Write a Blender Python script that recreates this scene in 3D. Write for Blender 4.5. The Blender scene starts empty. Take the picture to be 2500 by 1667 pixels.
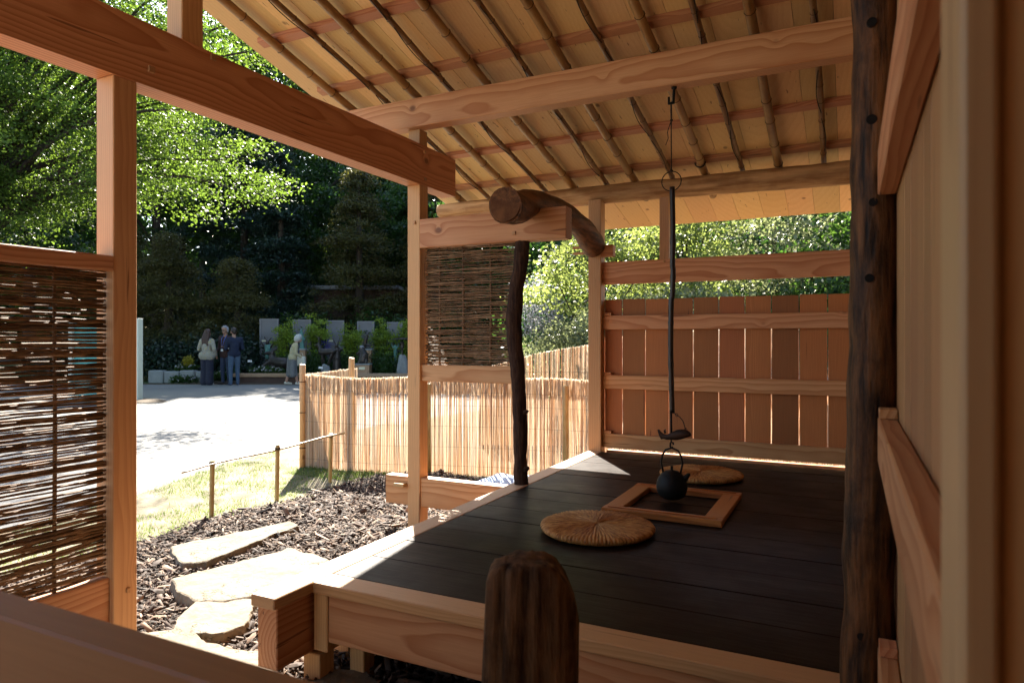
import bpy, bmesh, math, random
import numpy as np
from mathutils import Vector, Matrix, noise

random.seed(7)
RNG = np.random.default_rng(11)
SC = bpy.context.scene
COL = SC.collection
PI = math.pi
R = math.radians

# ------------------------------------------------------------------ objects
def tag(o, label=None, cat=None, group=None, kind=None):
    if label: o['label'] = label
    if cat: o['category'] = cat
    if group: o['group'] = group
    if kind: o['kind'] = kind
    return o

def empty(name, loc, label, cat, group=None, rz=0.0):
    o = bpy.data.objects.new(name, None)
    COL.objects.link(o)
    o.location = loc
    o.rotation_euler = (0, 0, rz)
    return tag(o, label, cat, group)

def wloc(o):
    v = Vector((0, 0, 0))
    while o is not None:
        v += o.location
        o = o.parent
    return v

def link(name, me, mats, parent=None, origin=(0, 0, 0), smooth=False):
    """origin: where the mesh's own zero sits in the world"""
    o = bpy.data.objects.new(name, me)
    COL.objects.link(o)
    if not isinstance(mats, (list, tuple)): mats = [mats]
    for m in mats: me.materials.append(m)
    if parent is not None:
        o.parent = parent
        o.location = Vector(origin) - wloc(parent)
    else:
        o.location = origin
    if smooth and len(me.polygons):
        me.polygons.foreach_set('use_smooth', np.ones(len(me.polygons), dtype=bool))
    return o

def mesh_np(name, verts, faces):
    """verts (n,3) array, faces (m,k) array, k constant"""
    me = bpy.data.meshes.new(name)
    verts = np.asarray(verts, dtype=np.float32); faces = np.asarray(faces, dtype=np.int32)
    m, k = faces.shape
    me.vertices.add(len(verts)); me.vertices.foreach_set('co', verts.ravel())
    me.loops.add(m * k); me.loops.foreach_set('vertex_index', faces.ravel())
    me.polygons.add(m)
    me.polygons.foreach_set('loop_start', np.arange(0, m * k, k, dtype=np.int32))
    me.polygons.foreach_set('loop_total', np.full(m, k, dtype=np.int32))
    me.update(calc_edges=True)
    return me

class MB:
    """collects shapes in world coordinates and links them as one mesh object"""
    def __init__(s): s.bm = bmesh.new()
    def box(s, lo, hi, bev=0.0, mi=0, rz=0.0, tilt=None):
        lo = Vector(lo); hi = Vector(hi); c = (lo + hi) / 2; d = hi - lo
        M = Matrix.Translation(c)
        if rz: M = M @ Matrix.Rotation(rz, 4, 'Z')
        if tilt: M = M @ tilt
        M = M @ Matrix.Diagonal((d.x, d.y, d.z, 1))
        r = bmesh.ops.create_cube(s.bm, size=1.0, matrix=M)
        vs = r['verts']
        fs = set(f for v in vs for f in v.link_faces)
        for f in fs: f.material_index = mi
        if bev > 0:
            es = set(e for v in vs for e in v.link_edges)
            bmesh.ops.bevel(s.bm, geom=list(es), offset=bev, segments=1, affect='EDGES', material=-1)
        return s
    def tube(s, pts, rad, seg=8, mi=0, cap=True, smooth=True, squash=1.0):
        pts = [Vector(p) for p in pts]
        n = len(pts)
        if not hasattr(rad, '__len__'): rad = [rad] * n
        rings = []
        up = Vector((0, 0, 1))
        t0 = (pts[1] - pts[0]).normalized()
        if abs(t0.dot(up)) > 0.9: up = Vector((1, 0, 0))
        u = t0.cross(up).normalized()
        for i, p in enumerate(pts):
            t = (pts[min(i + 1, n - 1)] - pts[max(i - 1, 0)]).normalized()
            u = (u - t * u.dot(t)).normalized()
            v = t.cross(u)
            rings.append([s.bm.verts.new(p + (u * math.cos(a) + v * math.sin(a) * squash) * rad[i])
                          for a in [2 * PI * k / seg for k in range(seg)]])
        for i in range(n - 1):
            for k in range(seg):
                f = s.bm.faces.new((rings[i][k], rings[i][(k + 1) % seg], rings[i + 1][(k + 1) % seg], rings[i + 1][k]))
                f.material_index = mi; f.smooth = smooth
        if cap:
            f = s.bm.faces.new(rings[0][::-1]); f.material_index = mi
            f = s.bm.faces.new(rings[-1]); f.material_index = mi
        return s
    def lathe(s, prof, c, seg=32, mi=0, axis=None):
        c = Vector(c)
        rings = []
        for r, z in prof:
            if r < 1e-6: rings.append([s.bm.verts.new(c + Vector((0, 0, z)))])
            else: rings.append([s.bm.verts.new(c + Vector((r * math.cos(2 * PI * k / seg), r * math.sin(2 * PI * k / seg), z))) for k in range(seg)])
        for a, b in zip(rings[:-1], rings[1:]):
            for k in range(seg):
                k2 = (k + 1) % seg
                q = []
                for w in (a[k % len(a)], a[k2 % len(a)], b[k2 % len(b)], b[k % len(b)]):
                    if w not in q: q.append(w)
                if len(q) > 2:
                    f = s.bm.faces.new(q); f.material_index = mi; f.smooth = True
        return s
    def prism(s, poly, z0, z1, mi=0):
        a = [s.bm.verts.new((x, y, z0)) for x, y in poly]
        b = [s.bm.verts.new((x, y, z1)) for x, y in poly]
        n = len(poly)
        s.bm.faces.new(b).material_index = mi
        s.bm.faces.new(a[::-1]).material_index = mi
        for k in range(n): s.bm.faces.new((a[k], a[(k + 1) % n], b[(k + 1) % n], b[k])).material_index = mi
        return s
    def build(s, name, mats, parent=None, origin=None, recalc=True):
        if recalc: bmesh.ops.recalc_face_normals(s.bm, faces=s.bm.faces[:])
        if origin is None:
            co = [v.co for v in s.bm.verts]
            lo = Vector((min(c[i] for c in co) for i in range(3))); hi = Vector((max(c[i] for c in co) for i in range(3)))
            origin = (lo + hi) / 2
            if parent is None: origin.z = lo.z
        origin = Vector(origin)
        bmesh.ops.translate(s.bm, verts=s.bm.verts[:], vec=-origin)
        me = bpy.data.meshes.new(name)
        s.bm.to_mesh(me); s.bm.free()
        return link(name, me, mats, parent, origin)

# ------------------------------------------------------------------ materials
def lin(r, g, b):
    f = lambda c: (c / 255 / 12.92) if c / 255 <= .04045 else ((c / 255 + .055) / 1.055) ** 2.4
    return (f(r), f(g), f(b), 1)

class NT:
    def __init__(s, name):
        s.m = bpy.data.materials.new(name); s.m.use_nodes = True
        s.t = s.m.node_tree; s.t.nodes.clear()
        s.out = s.n('ShaderNodeOutputMaterial')
    def n(s, typ, **kw):
        nd = s.t.nodes.new(typ)
        for k, v in kw.items():
            if k.startswith('i_'):
                key = k[2:]
                key = int(key) if key.isdigit() else key.replace('_', ' ')
                s.set(nd.inputs[key], v)
            else: setattr(nd, k, v)
        return nd
    def set(s, inp, v):
        if isinstance(v, bpy.types.NodeSocket): s.t.links.new(v, inp)
        elif isinstance(v, bpy.types.Node): s.t.links.new(v.outputs[0], inp)
        else:
            if hasattr(inp.default_value, '__len__') and not hasattr(v, '__len__'): v = (v,) * len(inp.default_value)
            if inp.type == 'RGBA' and len(v) == 3: v = (*v, 1)
            inp.default_value = v
    def math(s, op, a, b=0.0, c=None, clamp=False):
        nd = s.n('ShaderNodeMath', operation=op, use_clamp=clamp)
        s.set(nd.inputs[0], a); s.set(nd.inputs[1], b)
        if c is not None: s.set(nd.inputs[2], c)
        return nd.outputs[0]
    def vmath(s, op, a, b):
        nd = s.n('ShaderNodeVectorMath', operation=op); s.set(nd.inputs[0], a); s.set(nd.inputs[1], b)
        return nd.outputs[0]
    def mix(s, f, a, b, blend='MIX'):
        nd = s.n('ShaderNodeMix', data_type='RGBA', blend_type=blend)
        s.set(nd.inputs[0], f); s.set(nd.inputs[6], a); s.set(nd.inputs[7], b)
        return nd.outputs[2]
    def noise(s, vec, scale, detail=3, rough=.55, w=None):
        nd = s.n('ShaderNodeTexNoise'); s.set(nd.inputs['Vector'], vec)
        nd.inputs['Scale'].default_value = scale; nd.inputs['Detail'].default_value = detail; nd.inputs['Roughness'].default_value = rough
        return nd.outputs[0]
    def ramp(s, f, stops, interp='LINEAR'):
        nd = s.n('ShaderNodeValToRGB'); cr = nd.color_ramp; cr.interpolation = interp
        while len(cr.elements) < len(stops): cr.elements.new(.5)
        for e, (p, c) in zip(cr.elements, stops):
            e.position = p; e.color = c if len(c) == 4 else (*c, 1)
        s.set(nd.inputs[0], f)
        return nd.outputs[0]
    def maprange(s, v, a, b, c, d):
        nd = s.n('ShaderNodeMapRange'); s.set(nd.inputs[0], v)
        for i, x in enumerate((a, b, c, d)): nd.inputs[i + 1].default_value = x
        return nd.outputs[0]
    def bsdf(s, col, rough=.6, spec=.5, bump=None, bstr=.2, bdist=.01, metal=0, **kw):
        p = s.n('ShaderNodeBsdfPrincipled')
        s.set(p.inputs['Base Color'], col); s.set(p.inputs['Roughness'], rough)
        p.inputs['Specular IOR Level'].default_value = spec; p.inputs['Metallic'].default_value = metal
        for k, v in kw.items(): s.set(p.inputs[k.replace('_', ' ')], v)
        if bump is not None:
            b = s.n('ShaderNodeBump'); b.inputs['Strength'].default_value = bstr; b.inputs['Distance'].default_value = bdist
            s.set(b.inputs['Height'], bump); s.t.links.new(b.outputs[0], p.inputs['Normal'])
        s.t.links.new(p.outputs[0], s.out.inputs[0])
        return p
    def surf(s, sh):
        s.t.links.new(sh.outputs[0] if isinstance(sh, bpy.types.Node) else sh, s.out.inputs[0]); return s.m

def wood(name, axis, light, dark, ring=.019, pith=(.10, -.01), rough=.55, knots=True, contrast=1.0, island=False, island_var=.0, knot_scale=1.0, spec=.35):
    t = NT(name)
    tc = t.n('ShaderNodeTexCoord')
    oi = t.n('ShaderNodeObjectInfo')
    rnd = oi.outputs['Random']
    sep = t.n('ShaderNodeSeparateXYZ'); t.set(sep.inputs[0], tc.outputs['Object'])
    x, y, z = sep.outputs
    L, A, B = {'X': (x, y, z), 'Y': (y, x, z), 'Z': (z, x, y)}[axis]
    if island:
        g = t.n('ShaderNodeNewGeometry'); rnd = g.outputs['Random Per Island']
    Ls = t.math('ADD', L, t.math('MULTIPLY', rnd, 37.0))
    # stretched coordinates
    cmb = t.n('ShaderNodeCombineXYZ'); t.set(cmb.inputs[0], t.math('MULTIPLY', Ls, .35)); t.set(cmb.inputs[1], A); t.set(cmb.inputs[2], B)
    n1 = t.noise(cmb.outputs[0], 2.2, 2, .5)
    n2 = t.noise(t.vmath('ADD', cmb.outputs[0], (5.3, 9.1, 2.2)), 5.5, 2, .5)
    # knots
    kv = t.n('ShaderNodeCombineXYZ'); t.set(kv.inputs[0], t.math('MULTIPLY', Ls, .75)); t.set(kv.inputs[1], A); t.set(kv.inputs[2], B)
    vo = t.n('ShaderNodeTexVoronoi', feature='F1'); t.set(vo.inputs['Vector'], kv.outputs[0]); vo.inputs['Scale'].default_value = 3.6 * knot_scale
    kd = vo.outputs['Distance']
    kf = t.maprange(kd, .0, .28, 1, 0)
    kf = t.math('POWER', kf, 2.0)
    pa = t.math('ADD', t.math('MULTIPLY', rnd, .10), pith[0])
    pb = t.math('ADD', t.math('MULTIPLY', rnd, -.08), pith[1])
    da = t.math('ADD', t.math('SUBTRACT', A, pa), t.math('MULTIPLY', t.math('SUBTRACT', n1, .5), .10))
    db = t.math('ADD', t.math('SUBTRACT', B, pb), t.math('MULTIPLY', t.math('SUBTRACT', n2, .5), .035))
    rr = t.math('SQRT', t.math('ADD', t.math('MULTIPLY', da, da), t.math('MULTIPLY', db, db)))
    if knots: rr = t.math('ADD', rr, t.math('MULTIPLY', kf, .032))
    ringn = t.noise(cmb.outputs[0], 14, 1, .5)
    rr2 = t.math('ADD', rr, t.math('MULTIPLY', ringn, ring * .5))
    fr = t.math('FRACT', t.math('DIVIDE', rr2, ring))
    late = t.ramp(fr, [(0, (0, 0, 0)), (.35, (.12,) * 3), (.78, (.75,) * 3), (.92, (1,) * 3), (1, (0, 0, 0))])
    late = t.math('MULTIPLY', late, contrast, clamp=True)
    # fine fibre streaks
    fv = t.n('ShaderNodeCombineXYZ'); t.set(fv.inputs[0], t.math('MULTIPLY', Ls, .03)); t.set(fv.inputs[1], A); t.set(fv.inputs[2], B)
    fib = t.noise(fv.outputs[0], 160, 3, .6)
    big = t.noise(cmb.outputs[0], 1.6, 2, .5)
    col = t.mix(late, light, dark)
    col = t.mix(t.maprange(fib, .3, .7, .0, .35), col, (dark[0] * .9, dark[1] * .9, dark[2] * .9, 1))
    col = t.mix(t.maprange(big, .35, .7, 0, .30), col, (dark[0] * 1.1, dark[1] * 1.05, dark[2] * .95, 1))
    if knots:
        core = t.maprange(kd, .05, .10, 1, 0)
        col = t.mix(t.math('MULTIPLY', core, .8), col, (dark[0] * .32, dark[1] * .26, dark[2] * .25, 1))
    cv = t.n('ShaderNodeCombineXYZ'); t.set(cv.inputs[0], t.math('MULTIPLY', Ls, .05)); t.set(cv.inputs[1], A); t.set(cv.inputs[2], B)
    chk = t.maprange(t.noise(cv.outputs[0], 34, 2, .5), .70, .735, 0, .75)
    col = t.mix(chk, col, (dark[0] * .35, dark[1] * .28, dark[2] * .25, 1))
    v = t.maprange(rnd, 0, 1, 1 - .18 - island_var, 1.08 + island_var * .4)
    hs = t.n('ShaderNodeHueSaturation'); t.set(hs.inputs['Color'], col); t.set(hs.inputs['Value'], v)
    t.set(hs.inputs['Hue'], t.maprange(t.math('FRACT', t.math('MULTIPLY', rnd, 7.7)), 0, 1, .492, .508))
    bmp = t.math('ADD', t.math('MULTIPLY', fib, .6), t.math('MULTIPLY', late, -.4))
    t.bsdf(hs.outputs[0], rough, spec, bmp, .18, .002)
    return t.m

FIR_L, FIR_D = (.68, .37, .18, 1), (.45, .18, .066, 1)
FX = {a: wood('fir_' + a, a, FIR_L, FIR_D) for a in 'XYZ'}
BEAM = wood('tie_beam_fir', 'Y', (.70, .375, .18, 1), (.44, .18, .068, 1), ring=.017, pith=(.15, .12), knot_scale=.9)
CYP_Z = wood('cypress_Z', 'Z', (.69, .42, .20, 1), (.50, .25, .10, 1), ring=.014, contrast=.65)
CYP_Y = wood('cypress_Y', 'Y', (.56, .37, .21, 1), (.40, .23, .11, 1), ring=.006, contrast=.55, knots=False)
CYP_X = wood('cypress_X', 'X', (.56, .32, .15, 1), (.38, .185, .075, 1), ring=.006, contrast=.55, knots=False)
CEIL = wood('ceiling_boards', 'Y', (.76, .51, .235, 1), (.62, .36, .14, 1), ring=.03, contrast=.35, island=True, island_var=.08, knot_scale=1.3)
BATT = wood('batten_wood', 'X', (.55, .27, .14, 1), (.34, .13, .06, 1), ring=.008, knots=False)
CEDAR = wood('cedar_boards', 'Z', (.52, .20, .062, 1), (.33, .11, .031, 1), ring=.011, contrast=.5, island=True, island_var=.22, knots=False)
PLANK = wood('side_wall_planks', 'Z', (.46, .255, .12, 1), (.31, .145, .06, 1), ring=.016, contrast=.7, island=True, island_var=.08, knots=False)
HEARTHX = wood('hearth_wood_X', 'X', (.56, .21, .05, 1), (.28, .085, .02, 1), ring=.011, knots=False, rough=.4)
HEARTHY = wood('hearth_wood_Y', 'Y', (.56, .21, .05, 1), (.28, .085, .02, 1), ring=.011, knots=False, rough=.4)
PALE_Z = wood('pale_stake', 'Z', (.62, .40, .19, 1), (.48, .27, .11, 1), ring=.012)
OAK_X = wood('timber_edging', 'X', (.36, .25, .15, 1), (.24, .15, .08, 1), ring=.01)

def logmat(name, light, dark, axis='X', scale=1.0, rough=.7, bstr=.6):
    t = NT(name)
    tc = t.n('ShaderNodeTexCoord'); sp = t.n('ShaderNodeSeparateXYZ'); t.set(sp.inputs[0], tc.outputs['Object'])
    c = t.n('ShaderNodeCombineXYZ')
    for i, ch in enumerate('XYZ'): t.set(c.inputs[i], t.math('MULTIPLY', sp.outputs[i], .12 if ch == axis else 1.0))
    a = t.noise(c.outputs[0], 26 * scale, 5, .65)
    b = t.noise(tc.outputs['Object'], 7 * scale, 4, .6)
    k = t.noise(c.outputs[0], 9 * scale, 3, .6)
    col = t.mix(t.maprange(a, .35, .68, 0, 1), dark, light)
    col = t.mix(t.maprange(b, .5, .72, 0, .75), col, dark)
    col = t.mix(t.maprange(k, .56, .66, 0, .6), col, tuple(min(1, v * 1.35) for v in light[:3]) + (1,))
    t.bsdf(col, rough, .25, t.math('ADD', a, b), bstr, .012)
    return t.m
PEELED = logmat('peeled_log', (.56, .34, .16, 1), (.27, .125, .045, 1), 'X', .8, .65, .3)
CURVED = logmat('aged_log', (.22, .09, .03, 1), (.05, .018, .006, 1), 'Y', 1.2, .6, .5)
OLDPOST = logmat('aged_post', (.20, .085, .027, 1), (.010, .004, .0015, 1), 'Z', 1.3, .6, .9)
STUMP = logmat('weathered_post', (.20, .105, .046, 1), (.018, .008, .003, 1), 'Z', 1.2, .85, 1.0)
BARK = logmat('cherry_bark', (.075, .036, .02, 1), (.018, .008, .005, 1), 'Z', 2.2, .9, 1.2)
TRUNK = logmat('tree_bark', (.055, .042, .03, 1), (.02, .014, .010, 1), 'Z', .6, .95, 1.0)

def flat(name, col, rough=.6, var=.25, scale=12, spec=.4, metal=0, bump=.15, bd=.01):
    t = NT(name)
    tc = t.n('ShaderNodeTexCoord')
    n = t.noise(tc.outputs['Object'], scale, 4, .6)
    c = t.mix(t.maprange(n, .3, .7, 0, 1), tuple(v * (1 - var) for v in col[:3]) + (1,), tuple(min(1, v * (1 + var)) for v in col[:3]) + (1,))
    t.bsdf(c, rough, spec, n, bump, bd, metal)
    return t.m

def island_mat(name, cols, rough=.7, transl=0.0, spec=.3, streak=None):
    """per-island random colour, optional translucency"""
    t = NT(name)
    g = t.n('ShaderNodeNewGeometry')
    k = len(cols)
    col = t.ramp(g.outputs['Random Per Island'], [(i / max(1, k - 1), c) for i, c in enumerate(cols)])
    if streak:
        tc = t.n('ShaderNodeTexCoord')
        n = t.noise(tc.outputs['Object'], streak, 3, .6)
        col = t.mix(t.maprange(n, .35, .7, 0, .55), col, tuple(v * .45 for v in cols[0][:3]) + (1,))
    p = t.n('ShaderNodeBsdfPrincipled'); t.set(p.inputs['Base Color'], col); p.inputs['Roughness'].default_value = rough
    p.inputs['Specular IOR Level'].default_value = spec
    if transl > 0:
        tr = t.n('ShaderNodeBsdfTranslucent'); t.set(tr.inputs[0], col)
        mx = t.n('ShaderNodeMixShader'); mx.inputs[0].default_value = transl
        t.t.links.new(p.outputs[0], mx.inputs[1]); t.t.links.new(tr.outputs[0], mx.inputs[2])
        return t.surf(mx)
    return t.surf(p)

def leafmat(name, refl, trans, w=.5, rough=.45, spec=.35):
    t = NT(name)
    g = t.n('ShaderNodeNewGeometry'); r = g.outputs['Random Per Island']
    tc = t.n('ShaderNodeTexCoord')
    n = t.noise(tc.outputs['Object'], .9, 3, .6)  # soft tone patches: leaf variety, plus clumps coloured to look lit
    f = t.math('ADD', t.math('MULTIPLY', r, .5), t.maprange(n, .32, .68, 0, .6))
    cr = t.mix(f, tuple(v * .4 for v in refl[:3]) + (1,), tuple(v * 1.6 for v in refl[:3]) + (1,))
    ct = t.mix(f, tuple(v * .45 for v in trans[:3]) + (1,), tuple(min(1, v * 1.5) for v in trans[:3]) + (1,))
    p = t.n('ShaderNodeBsdfPrincipled'); t.set(p.inputs['Base Color'], cr); p.inputs['Roughness'].default_value = rough
    p.inputs['Specular IOR Level'].default_value = spec
    tr = t.n('ShaderNodeBsdfTranslucent'); t.set(tr.inputs[0], ct)
    mx = t.n('ShaderNodeMixShader'); mx.inputs[0].default_value = w
    t.t.links.new(p.outputs[0], mx.inputs[1]); t.t.links.new(tr.outputs[0], mx.inputs[2])
    return t.surf(mx)

L_MAPLE = leafmat('maple_leaf', (.034, .066, .010), (.125, .20, .022), .55)
L_BRIGHT = leafmat('young_maple_leaf', (.09, .13, .035), (.25, .30, .07), .5)
L_DARK = leafmat('dark_leaf', (.022, .050, .012), (.055, .13, .016), .45, .32, .5)
L_CONIF = leafmat('conifer_needles', (.014, .030, .019), (.018, .045, .016), .3, .4, .4)
L_GOLD = leafmat('yew_needles', (.060, .058, .018), (.10, .095, .016), .4)
L_MID = leafmat('garden_leaf', (.028, .06, .014), (.07, .14, .018), .45)
L_LIME = leafmat('lime_leaf', (.15, .22, .028), (.36, .46, .04), .5)
L_BANK = leafmat('bank_shrub_leaf', (.10, .125, .06), (.23, .26, .11), .45, .35, .5)
L_WHITE = leafmat('white_blossom', (0.360, 0.348, 0.360), (0.300, 0.300, 0.300), .35)
L_BLUE = leafmat('blue_blossom', (0.080, 0.072, 0.272), (0.096, 0.080, 0.280), .4)
L_YEL = leafmat('yellow_blossom', (0.300, 0.252, 0.018), (0.270, 0.252, 0.030), .4)
GRASS = leafmat('grass_blade', (.075, .125, .022), (.17, .25, .04), .4)

def bamboo(name, light, dark):
    t = NT(name)
    tc = t.n('ShaderNodeTexCoord'); oi = t.n('ShaderNodeObjectInfo')
    n = t.noise(tc.outputs['Object'], 5, 4, .6)
    sp = t.n('ShaderNodeSeparateXYZ'); t.set(sp.inputs[0], tc.outputs['Object'])
    c = t.n('ShaderNodeCombineXYZ')
    t.set(c.inputs[0], sp.outputs[0]); t.set(c.inputs[1], t.math('MULTIPLY', sp.outputs[1], .05)); t.set(c.inputs[2], t.math('MULTIPLY', sp.outputs[2], .2))
    s_ = t.noise(c.outputs[0], 60, 3, .6)
    col = t.mix(t.maprange(n, .35, .7, 0, 1), light, dark)
    col = t.mix(t.maprange(s_, .4, .7, 0, .4), col, tuple(v * .6 for v in dark[:3]) + (1,))
    hs = t.n('ShaderNodeHueSaturation'); t.set(hs.inputs['Color'], col); t.set(hs.inputs['Value'], t.maprange(oi.outputs['Random'], 0, 1, .85, 1.12))
    t.bsdf(hs.outputs[0], .38, .45, s_, .05, .003)
    return t.m
BAMBOO = bamboo('bamboo_tan', (.40, .235, .085, 1), (.27, .135, .045, 1))
BAMTHIN = bamboo('bamboo_thin', (.30, .165, .06, 1), (.15, .07, .025, 1))
BAMFENCE = bamboo('bamboo_fence', (.46, .33, .13, 1), (.33, .21, .07, 1))
SOOT = bamboo('sooted_bamboo', (.028, .016, .012, 1), (.012, .007, .005, 1))
ROPE = flat('dark_cord', (.02, .012, .008, 1), .8)
NODE = flat('bamboo_node', (.10, .05, .018, 1), .6)
IRON = flat('cast_iron', (.005, .0045, .004, 1), .6, .3, 60, .2, 0, .3, .004)
FISHM = logmat('carved_dark_wood', (.05, .02, .009, 1), (.015, .007, .004, 1), 'X', 1.5, .6, .4)
TWIG = island_mat('wattle_twig', [(.10, .052, .024, 1), (.20, .115, .055, 1), (.32, .20, .11, 1), (.15, .08, .038, 1)], .7, 0, .3, 18)
REED = island_mat('reed', [(.42, .25, .14, 1), (.76, .64, .50, 1), (.83, .75, .64, 1), (.66, .50, .34, 1), (.87, .81, .72, 1), (.52, .32, .18, 1), (.84, .76, .65, 1)], .6, .62, .3)
JAMBW = wood('jamb_wood', 'Z', (.56, .375, .19, 1), (.43, .25, .11, 1), ring=.03, knots=False, contrast=.4)
SILLW = wood('sill_wood', 'X', (.33, .155, .062, 1), (.25, .105, .04, 1), ring=.03, knots=False, contrast=.3)

def floor_mat():
    t = NT('black_stained_boards')
    tc = t.n('ShaderNodeTexCoord'); g = t.n('ShaderNodeNewGeometry')
    rnd = g.outputs['Random Per Island']
    sp = t.n('ShaderNodeSeparateXYZ'); t.set(sp.inputs[0], tc.outputs['Object'])
    c = t.n('ShaderNodeCombineXYZ'); t.set(c.inputs[0], t.math('ADD', t.math('MULTIPLY', sp.outputs[0], .07), t.math('MULTIPLY', rnd, 20)))
    t.set(c.inputs[1], sp.outputs[1]); t.set(c.inputs[2], sp.outputs[2])
    gr = t.noise(c.outputs[0], 70, 4, .65)
    w = t.noise(tc.outputs['Object'], 3.2, 4, .65)
    w2 = t.noise(c.outputs[0], 22, 3, .6)
    scuff_sheen = t.math('MULTIPLY', t.maprange(w, .58, .72, 0, 1), t.maprange(gr, .45, .62, 0, 1))  # grey scuff streaks, also painting in sheen the low specular lacks
    col = t.mix(t.maprange(w2, .3, .7, 0, 1), (.008, .0042, .0028, 1), (.018, .0105, .0075, 1))
    col = t.mix(t.math('MULTIPLY', scuff_sheen, .55), col, (.06, .055, .056, 1))
    ro = t.math('ADD', t.maprange(w, .3, .7, .26, .42), t.math('MULTIPLY', gr, .2))
    t.bsdf(col, ro, .07, t.math('ADD', gr, t.math('MULTIPLY', w2, .6)), .35, .0025)
    return t.m
FLOOR = floor_mat()

def straw_mat():
    t = NT('woven_straw')
    tc = t.n('ShaderNodeTexCoord'); sp = t.n('ShaderNodeSeparateXYZ'); t.set(sp.inputs[0], tc.outputs['Object'])
    ang = t.math('ARCTAN2', sp.outputs[1], sp.outputs[0])
    rad = t.math('SQRT', t.math('ADD', t.math('MULTIPLY', sp.outputs[0], sp.outputs[0]), t.math('MULTIPLY', sp.outputs[1], sp.outputs[1])))
    c = t.n('ShaderNodeCombineXYZ'); t.set(c.inputs[0], t.math('MULTIPLY', ang, 9)); t.set(c.inputs[1], t.math('MULTIPLY', rad, 7)); t.set(c.inputs[2], t.math('MULTIPLY', sp.outputs[2], 10))
    n = t.noise(c.outputs[0], 3.2, 4, .65)
    n2 = t.noise(tc.outputs['Object'], 9, 3, .6)
    col = t.ramp(n, [(.32, (.10, .036, .009)), (.5, (.42, .19, .05)), (.68, (.60, .33, .10))])
    col = t.mix(t.maprange(n2, .45, .7, 0, .4), col, (.28, .105, .026, 1))
    t.bsdf(col, .65, .3, n, .6, .004)
    return t.m
STRAW = straw_mat()

def ground_mat(name, cols, scale, rough=.9, bstr=.4, bd=.02, s2=6):
    t = NT(name)
    tc = t.n('ShaderNodeTexCoord')
    a = t.noise(tc.outputs['Object'], scale, 6, .65); b = t.noise(tc.outputs['Object'], scale * s2, 4, .7)
    f = t.math('ADD', t.math('MULTIPLY', a, .6), t.math('MULTIPLY', b, .4))
    col = t.ramp(f, [(.32 + .36 * i / (len(cols) - 1), c) for i, c in enumerate(cols)])
    t.bsdf(col, rough, .25, b, bstr, bd)
    return t.m
SOIL = ground_mat('soil', [(.05, .035, .022), (.12, .09, .06)], 1.2)
ASPHALT = ground_mat('asphalt', [(.135, .13, .122), (.175, .17, .158), (.20, .193, .18)], .7, .85, .25, .006, 60)
LAWN = ground_mat('worn_lawn', [(.08, .095, .03), (.18, .155, .10), (.25, .21, .155)], 1.7, .95, .5, .02, 12)
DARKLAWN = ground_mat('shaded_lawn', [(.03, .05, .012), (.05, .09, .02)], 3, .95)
MULCHBASE = ground_mat('mulch_base', [(.012, .008, .006), (.05, .032, .022)], 9, .95, .8, .03)
CHIP = island_mat('bark_chip', [(.014, .008, .005, 1), (.04, .024, .016, 1), (.085, .054, .036, 1), (.03, .017, .011, 1), (.26, .18, .125, 1), (.055, .031, .02, 1), (.03, .018, .012, 1)], .8, 0, .3)
def stone_mat():
    t = NT('sandstone'); tc = t.n('ShaderNodeTexCoord')
    a = t.noise(tc.outputs['Object'], 4, 6, .65); b = t.noise(tc.outputs['Object'], 30, 4, .7)
    col = t.ramp(t.math('ADD', t.math('MULTIPLY', a, .65), t.math('MULTIPLY', b, .35)), [(.33, (.11, .088, .058)), (.5, (.165, .138, .098)), (.66, (.215, .185, .14))])
    sp = t.n('ShaderNodeSeparateXYZ'); t.set(sp.inputs[0], tc.outputs['Object'])
    c = t.n('ShaderNodeCombineXYZ'); t.set(c.inputs[0], t.math('MULTIPLY', sp.outputs[0], .45)); t.set(c.inputs[1], sp.outputs[1]); t.set(c.inputs[2], sp.outputs[2])
    k = t.noise(c.outputs[0], 5.5, 5, .7)
    cr = t.maprange(t.math('ABSOLUTE', t.math('SUBTRACT', k, .54), 0), .0, .006, 1, 0)
    gate = t.maprange(t.noise(tc.outputs['Object'], 2.3, 2, .5), .5, .58, 0, 1)
    cr = t.math('MULTIPLY', cr, gate)
    col = t.mix(t.math('MULTIPLY', cr, .8), col, (.035, .027, .02, 1))
    t.bsdf(col, .85, .25, t.math('SUBTRACT', t.math('ADD', a, t.math('MULTIPLY', b, .5)), cr), .8, .014)
    return t.m
STONE = stone_mat()
ROCK = ground_mat('grey_rock', [(.16, .17, .17), (.26, .27, .26)], 4, .9, .6, .03)
BRONZE = flat('dark_bronze', (.035, .028, .024, 1), .4, .35, 20, .5, .5)
VERDI = flat('verdigris', (.07, .17, .145, 1), .6, .3, 15)
GREYP = flat('grey_paint', (.15, .146, .155, 1), .7, .06, 5)
GREYF = flat('grey_frame', (.175, .17, .18, 1), .7, .06, 5)
CARD = flat('cream_card', (.62, .58, .40, 1), .6, .05)
MINT = flat('mint_paint', (.42, .47, .40, 1), .5, .05, 4)
TEAL = flat('teal_paint', (.06, .30, .28, 1), .5, .08, 4)
TARP = flat('blue_sheet', (.30, .42, .58, 1), .55, .15, 8, .4, 0, .5, .02)
SHED = flat('brown_shed', (.07, .04, .03, 1), .8, .2, 5)
SHEDROOF = flat('shed_roof', (.17, .17, .175, 1), .5, .1, 5)
PLINTHW = wood('plinth_wood', 'Z', (.42, .27, .15, 1), (.3, .17, .09, 1), ring=.02)
ROOFING = flat('roof_bark', (.10, .075, .05, 1), .9, .3, 10)

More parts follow.
